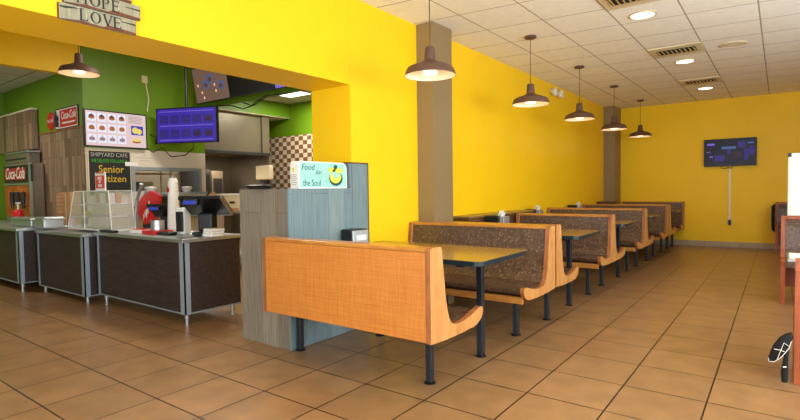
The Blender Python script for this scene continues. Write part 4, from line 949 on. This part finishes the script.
# printed box on the half wall
BX = -2.80
P = at(299, 188.6, 'x', BX); Q = at(347, 188, 'x', BX)
y0, y1 = P.y, min(Q.y, .452); zz = 1.2935; hh = .225
t = thing('printed_box', 'pale teal printed box reading the Soul on the half wall', 'box', (BX-.08, (y0+y1)/2, zz))
pr = [(y0, zz), (y1, zz)]+[(y1-.06+.06*math.cos(a*PI/12), zz+hh-.06+.06*math.sin(a*PI/12)) for a in range(7)]+[(y0+.03-.03*math.cos(PI/2-a*PI/12), zz+hh-.03+.03*math.sin(PI/2-a*PI/12)) for a in range(7)]
MB().prism(pr, 'x', BX-.10, BX, 'white').build('body', t, 30)
ins = .012; cyy, czz = (y0+y1)/2, zz+hh/2
MB().prism([(cyy+(a-cyy)*.955, czz+(b-czz)*.92) for a, b in pr], 'x', BX, BX+.002, 'teal').build('front_print', t)
m = MB(); U = (0, 1, 0)
m.text('Food', .07, (BX+.0022, y0+.10, zz+.175), U, (0, 0, 1), 'tealdark', .001, shear=.2).text('for', .055, (BX+.0022, y0+.22, zz+.135), U, (0, .3, 1), 'tealdark', .001, shear=.2).text('the Soul', .075, (BX+.0022, y0+.145, zz+.045), U, (0, 0, 1), 'tealdark', .001, width=.2).build('lettering', t)
m = MB(); oo = Vector((BX+.0022, 0, 0))
m.disc(oo, (0, 1, 0), (0, 0, 1), y0+.43, zz+.085, .085, .065, 'tealdark', .0006, 0).disc(oo, (0, 1, 0), (0, 0, 1), y0+.425, zz+.098, .072, .055, 'lemon', .0006, .0008).disc(oo, (0, 1, 0), (0, 0, 1), y0+.43, zz+.13, .045, .045, 'teal', .0006, .0016)
m.disc(oo, (0, 1, 0), (0, 0, 1), y0+.38, zz+.16, .045, .02, 'lemon', .0006, .0016).disc(oo, (0, 1, 0), (0, 0, 1), y0+.47, zz+.155, .05, .022, 'lemon', .0006, .0024).disc(oo, (0, 1, 0), (0, 0, 1), y0+.425, zz+.185, .022, .02, 'tealdark', .0006, .0024).build('illustration', t)
m = MB()
for k in range(6): m.box((BX-.09, y0-.0012, zz+.03+k*.016), (BX-.03+.01*(k % 2), y0-.0002, zz+.036+k*.016), 'chalk_grey')
m.box((BX-.075, y0-.0012, zz+.14), (BX-.05, y0-.0002, zz+.17), 'lemon').build('end_print', t)
tag(MB().lathe([(.001, 0), (.09, 0), (.11, .03), (.10, .035), (.001, .03)], (-3.1, y0-.16, 1.294), 'black', 18).build('black_dish', None, True), 'small black dish behind the printed box on the half wall', 'dish')

# ------------------------------------------------------------------ right hand row, cut by the picture edge
def solid_booth(label, xl, xr, yb, s, D, h=.9):
    t = thing('booth_bench', label, 'booth bench', ((xl+xr)/2, yb+s*D/2, 0), 'red wood booths at the right edge')
    k = D/.675
    pts = [(0, .001), (0, h), (.1*k, h), (.13*k, .8), (.17*k, .55), (.22*k, .46), (.5*k, .45), (.66*k, .48), (.675*k, .46), (.66*k, .40), (.64*k, .001)]
    for a in (xl, xr-.04): MB().prism([(yb+s*p, z) for p, z in pts][::s], 'x', a, a+.04, 'redwood').build('end_panel', t)
    MB().prism([(yb+s*p*k, z) for p, z in [(.03, h-.04), (.09, h-.04), (.12, .8), (.16, .55), (.2, .452), (.03, .452)]][::s], 'x', xl+.041, xr-.041, 'fabric').build('backrest', t)
    MB().box((xl+.041, yb+s*.03*k, .39), (xr-.041, yb+s*.63*k, .45), 'fabric').build('seat', t)
    MB().rbox((xl+.041, yb+s*.001, h-.0395), (xr-.041, yb+s*.105*k, h), 'redwood', .005).build('top_rail', t)
    MB().box((xl+.041, yb+s*.001, .1), (xr-.041, yb+s*.028*k, h-.04), 'redwood').build('back_panel', t)
    return t
solid_booth('reddish booth bench at the far end of the right row by the back wall', .27, 1.7, 9.25, -1, .5, .93)
solid_booth('reddish booth bench on the right carrying the white box', .345, 1.7, 4.35, -1, .62, .915)
solid_booth('reddish booth bench at the right picture edge nearest the camera', .415, 1.7, 1.08, 1, .42, .72)
t = thing('white_box', 'tall white box standing on the right booth at the picture edge', 'box', (.6, 4.3, .916))
A = at(787, 225, 'y', 4.27); B = at(787, 153.5, 'y', 4.27); C_ = at(792, 153.5, 'y', 4.27)
MB().rbox((A.x, 4.25, .9165), (1.15, 4.34, B.z), 'white', .008).build('body', t); MB().box((C_.x, 4.246, .93), (1.14, 4.2498, B.z-.012), 'paper').build('front_sheet', t)
MB().box((A.x-.004, 4.244, B.z-.04), (A.x+.03, 4.2495, B.z+.003), 'black').build('corner_clip', t)
t = thing('side_table', 'pale table with a steel edge cut by the right picture edge', 'table', (1., 1.9, 0))
xl, y0, y1, z = .375, 1.50, 1.9, .752
MB().rbox((xl, y0, z-.03), (1.7, y1, z), 'steel', .012, 3).build('edge_band', t); MB().rbox((xl+.015, y0+.015, z+.0003), (1.69, y1-.015, z+.002), 'white', .0008).build('tabletop', t)
for x in (.9, 1.5): MB().rbox((x-.03, 1.67, .001), (x+.03, 1.73, z-.031), 'black_metal', .004).build('leg', t)
t = thing('black_jacket', 'black jacket hung over the farthest right booth', 'jacket', (.28, 9.2, .5))
MB().add([(.268, 8.95, .90), (.262, 9.10, .90), (.262, 9.2, .70), (.262, 9.12, .42), (.262, 8.92, .36), (.262, 8.84, .6), (.215, 8.95, .86), (.205, 9.08, .86), (.20, 9.16, .68), (.205, 9.08, .46), (.21, 8.93, .42), (.205, 8.88, .6)],
         [(0, 1, 2, 3, 4, 5), (11, 10, 9, 8, 7, 6), (0, 6, 7, 1), (1, 7, 8, 2), (2, 8, 9, 3), (3, 9, 10, 4), (4, 10, 11, 5), (5, 11, 6, 0)], 'cloth').build('cloth', t, True)
# bag with white piping hanging at floor level by the nearest right bench
d0 = 1.0
Z = lambda px, py, y=d0: at(px, py, 'y', y)
t = thing('black_bag', 'black bag with white piping hanging low from the right booth', 'bag', Z(782, 380))
out = [(768, 357), (772, 347), (777, 341), (783, 337), (790, 335.5), (791.5, 341), (789, 348), (785, 353), (780, 358), (774, 361.5), (769, 361)]
fr = [Z(a, b) for a, b in out]; bk = [p+Vector((.01, .10, 0)) for p in fr]
mid = sum(fr, Vector())/len(fr)+Vector((0, -.03, 0)); n = len(fr)
MB().add(fr+bk+[mid], [(2*n, (i+1) % n, i) for i in range(n)]+[tuple(range(n, 2*n))]+[(i, (i+1) % n, n+(i+1) % n, n+i) for i in range(n)], 'cloth').build('body', t, 60)
m = MB().tube([p+Vector((0, -.006, 0)) for p in fr[5:]+fr[:1]], .0022, 'white', 6)
m.tube([Z(774, 349, d0-.03), Z(780, 350, d0-.035), Z(785, 352, d0-.02)], .002, 'white', 6).tube([Z(777, 360, d0-.01), Z(781, 350, d0-.035), Z(784, 343, d0-.03), Z(790, 347, d0-.01)], .002, 'white', 6)
m.build('piping', t)
MB().tube([Z(787, 350, d0+.02), Z(785.5, 362, d0+.02), Z(784.5, 372, d0+.02), Z(784.5, 382, d0+.02)], [.012, .014, .02, .016], 'cloth', 8).build('strap', t, True)
MB().tube([Z(783, 367, d0), Z(786.5, 367, d0)], .004, 'white', 6).build('strap_loop', t)

# ------------------------------------------------------------------ light
def area(name, loc, rot, sx, sy, power, col):
    l = bpy.data.lights.new(name, 'AREA'); l.shape = 'RECTANGLE'; l.size = sx; l.size_y = sy; l.energy = power; l.color = col
    o = bpy.data.objects.new(name, l); COL.objects.link(o); o.location = loc; o.rotation_euler = rot; return o
def point(name, loc, power, col, r=.05):
    l = bpy.data.lights.new(name, 'POINT'); l.energy = power; l.color = col; l.shadow_soft_size = r
    o = bpy.data.objects.new(name, l); COL.objects.link(o); o.location = loc; return o
DAY = (.80, .91, 1.0)
WARM = (1.0, .78, .52)
for i, (a, b) in enumerate([(-5.6, -3.7), (-3.5, -1.6), (-1.4, .5), (.7, 2.6), (3.2, 5.0)]):
    area('daylight', (3.05, (a+b)/2, 1.6), (0, PI/2+(.42, .42, .2, .15, .42)[i], 0), 1.5, b-a-.1, (78, 84, 112, 84, 26)[i], DAY)
for (a, b), p in zip([(-6.8, -4.0), (-3.7, -1.9), (-1.6, .3), (.6, 2.6)], (6, 55, 90, 95)):
    area('daylight', ((a+b)/2, -5.5, 1.45), (PI/2+.42, 0, 0), b-a-.1, 2.1, p, DAY)
for x, y, z in pend: point('pendant_glow', (x, y, z-.10), 1.2, WARM)
point('pendant_glow', (kp[0], kp[1], kp[2]-.10), 1.2, WARM)
for x, y in cans+[(-.8, .25), (-.8, -2.2)]:
    l = bpy.data.lights.new('can_glow', 'SPOT'); l.energy = 30; l.color = (1, .84, .62); l.spot_size = 2.3; l.spot_blend = .8; l.shadow_soft_size = .1
    o = bpy.data.objects.new('can_glow', l); COL.objects.link(o); o.location = (x, y, CZ-.03)
area('kitchen_panel_and_fill', (-8.45, 4.95, KZ-.03), (0, 0, 0), .65, .32, 60, (1, .95, .82))
area('kitchen_panel_and_fill', (-5.3, 0.9, KZ-.02), (0, 0, 0), 1.1, .55, 72, (1, .95, .82))  # unseen fill added to brighten the service wall, no panel here
area('kitchen_panel_and_fill', (-9.3, -1.6, 3.1), (0, 0, 0), 1.1, .55, 45, (1, .95, .82))  # unseen fill added to light the drinks alcove, no fixture there
area('kitchen_panel_and_fill', (-10.2, 3.4, 2.12), (0, 0, 0), .5, 1.8, 60, (1, .9, .75))  # unseen fill added below the hood to lift the cooking bay
w = bpy.data.worlds.new('sky'); SC.world = w; w.use_nodes = True
bg = w.node_tree.nodes['Background']; sky = w.node_tree.nodes.new('ShaderNodeTexSky'); sky.sky_type = 'HOSEK_WILKIE' if 'HOSEK_WILKIE' in [e.identifier for e in sky.bl_rna.properties['sky_type'].enum_items] else sky.sky_type
sky.turbidity = 3; sky.sun_direction = (.6, -.4, .7)
w.node_tree.links.new(sky.outputs[0], bg.inputs[0]); bg.inputs[1].default_value = .8

SC.view_settings.view_transform = 'Standard'; SC.view_settings.look = 'None'; SC.view_settings.gamma = 1; SC.view_settings.use_curve_mapping = False
SC.view_settings.exposure = 0.08
SC.cycles.use_denoising = True
SC.cycles.max_bounces = 8; SC.cycles.diffuse_bounces = 5; SC.cycles.sample_clamp_indirect = 6
bpy.context.view_layer.update()
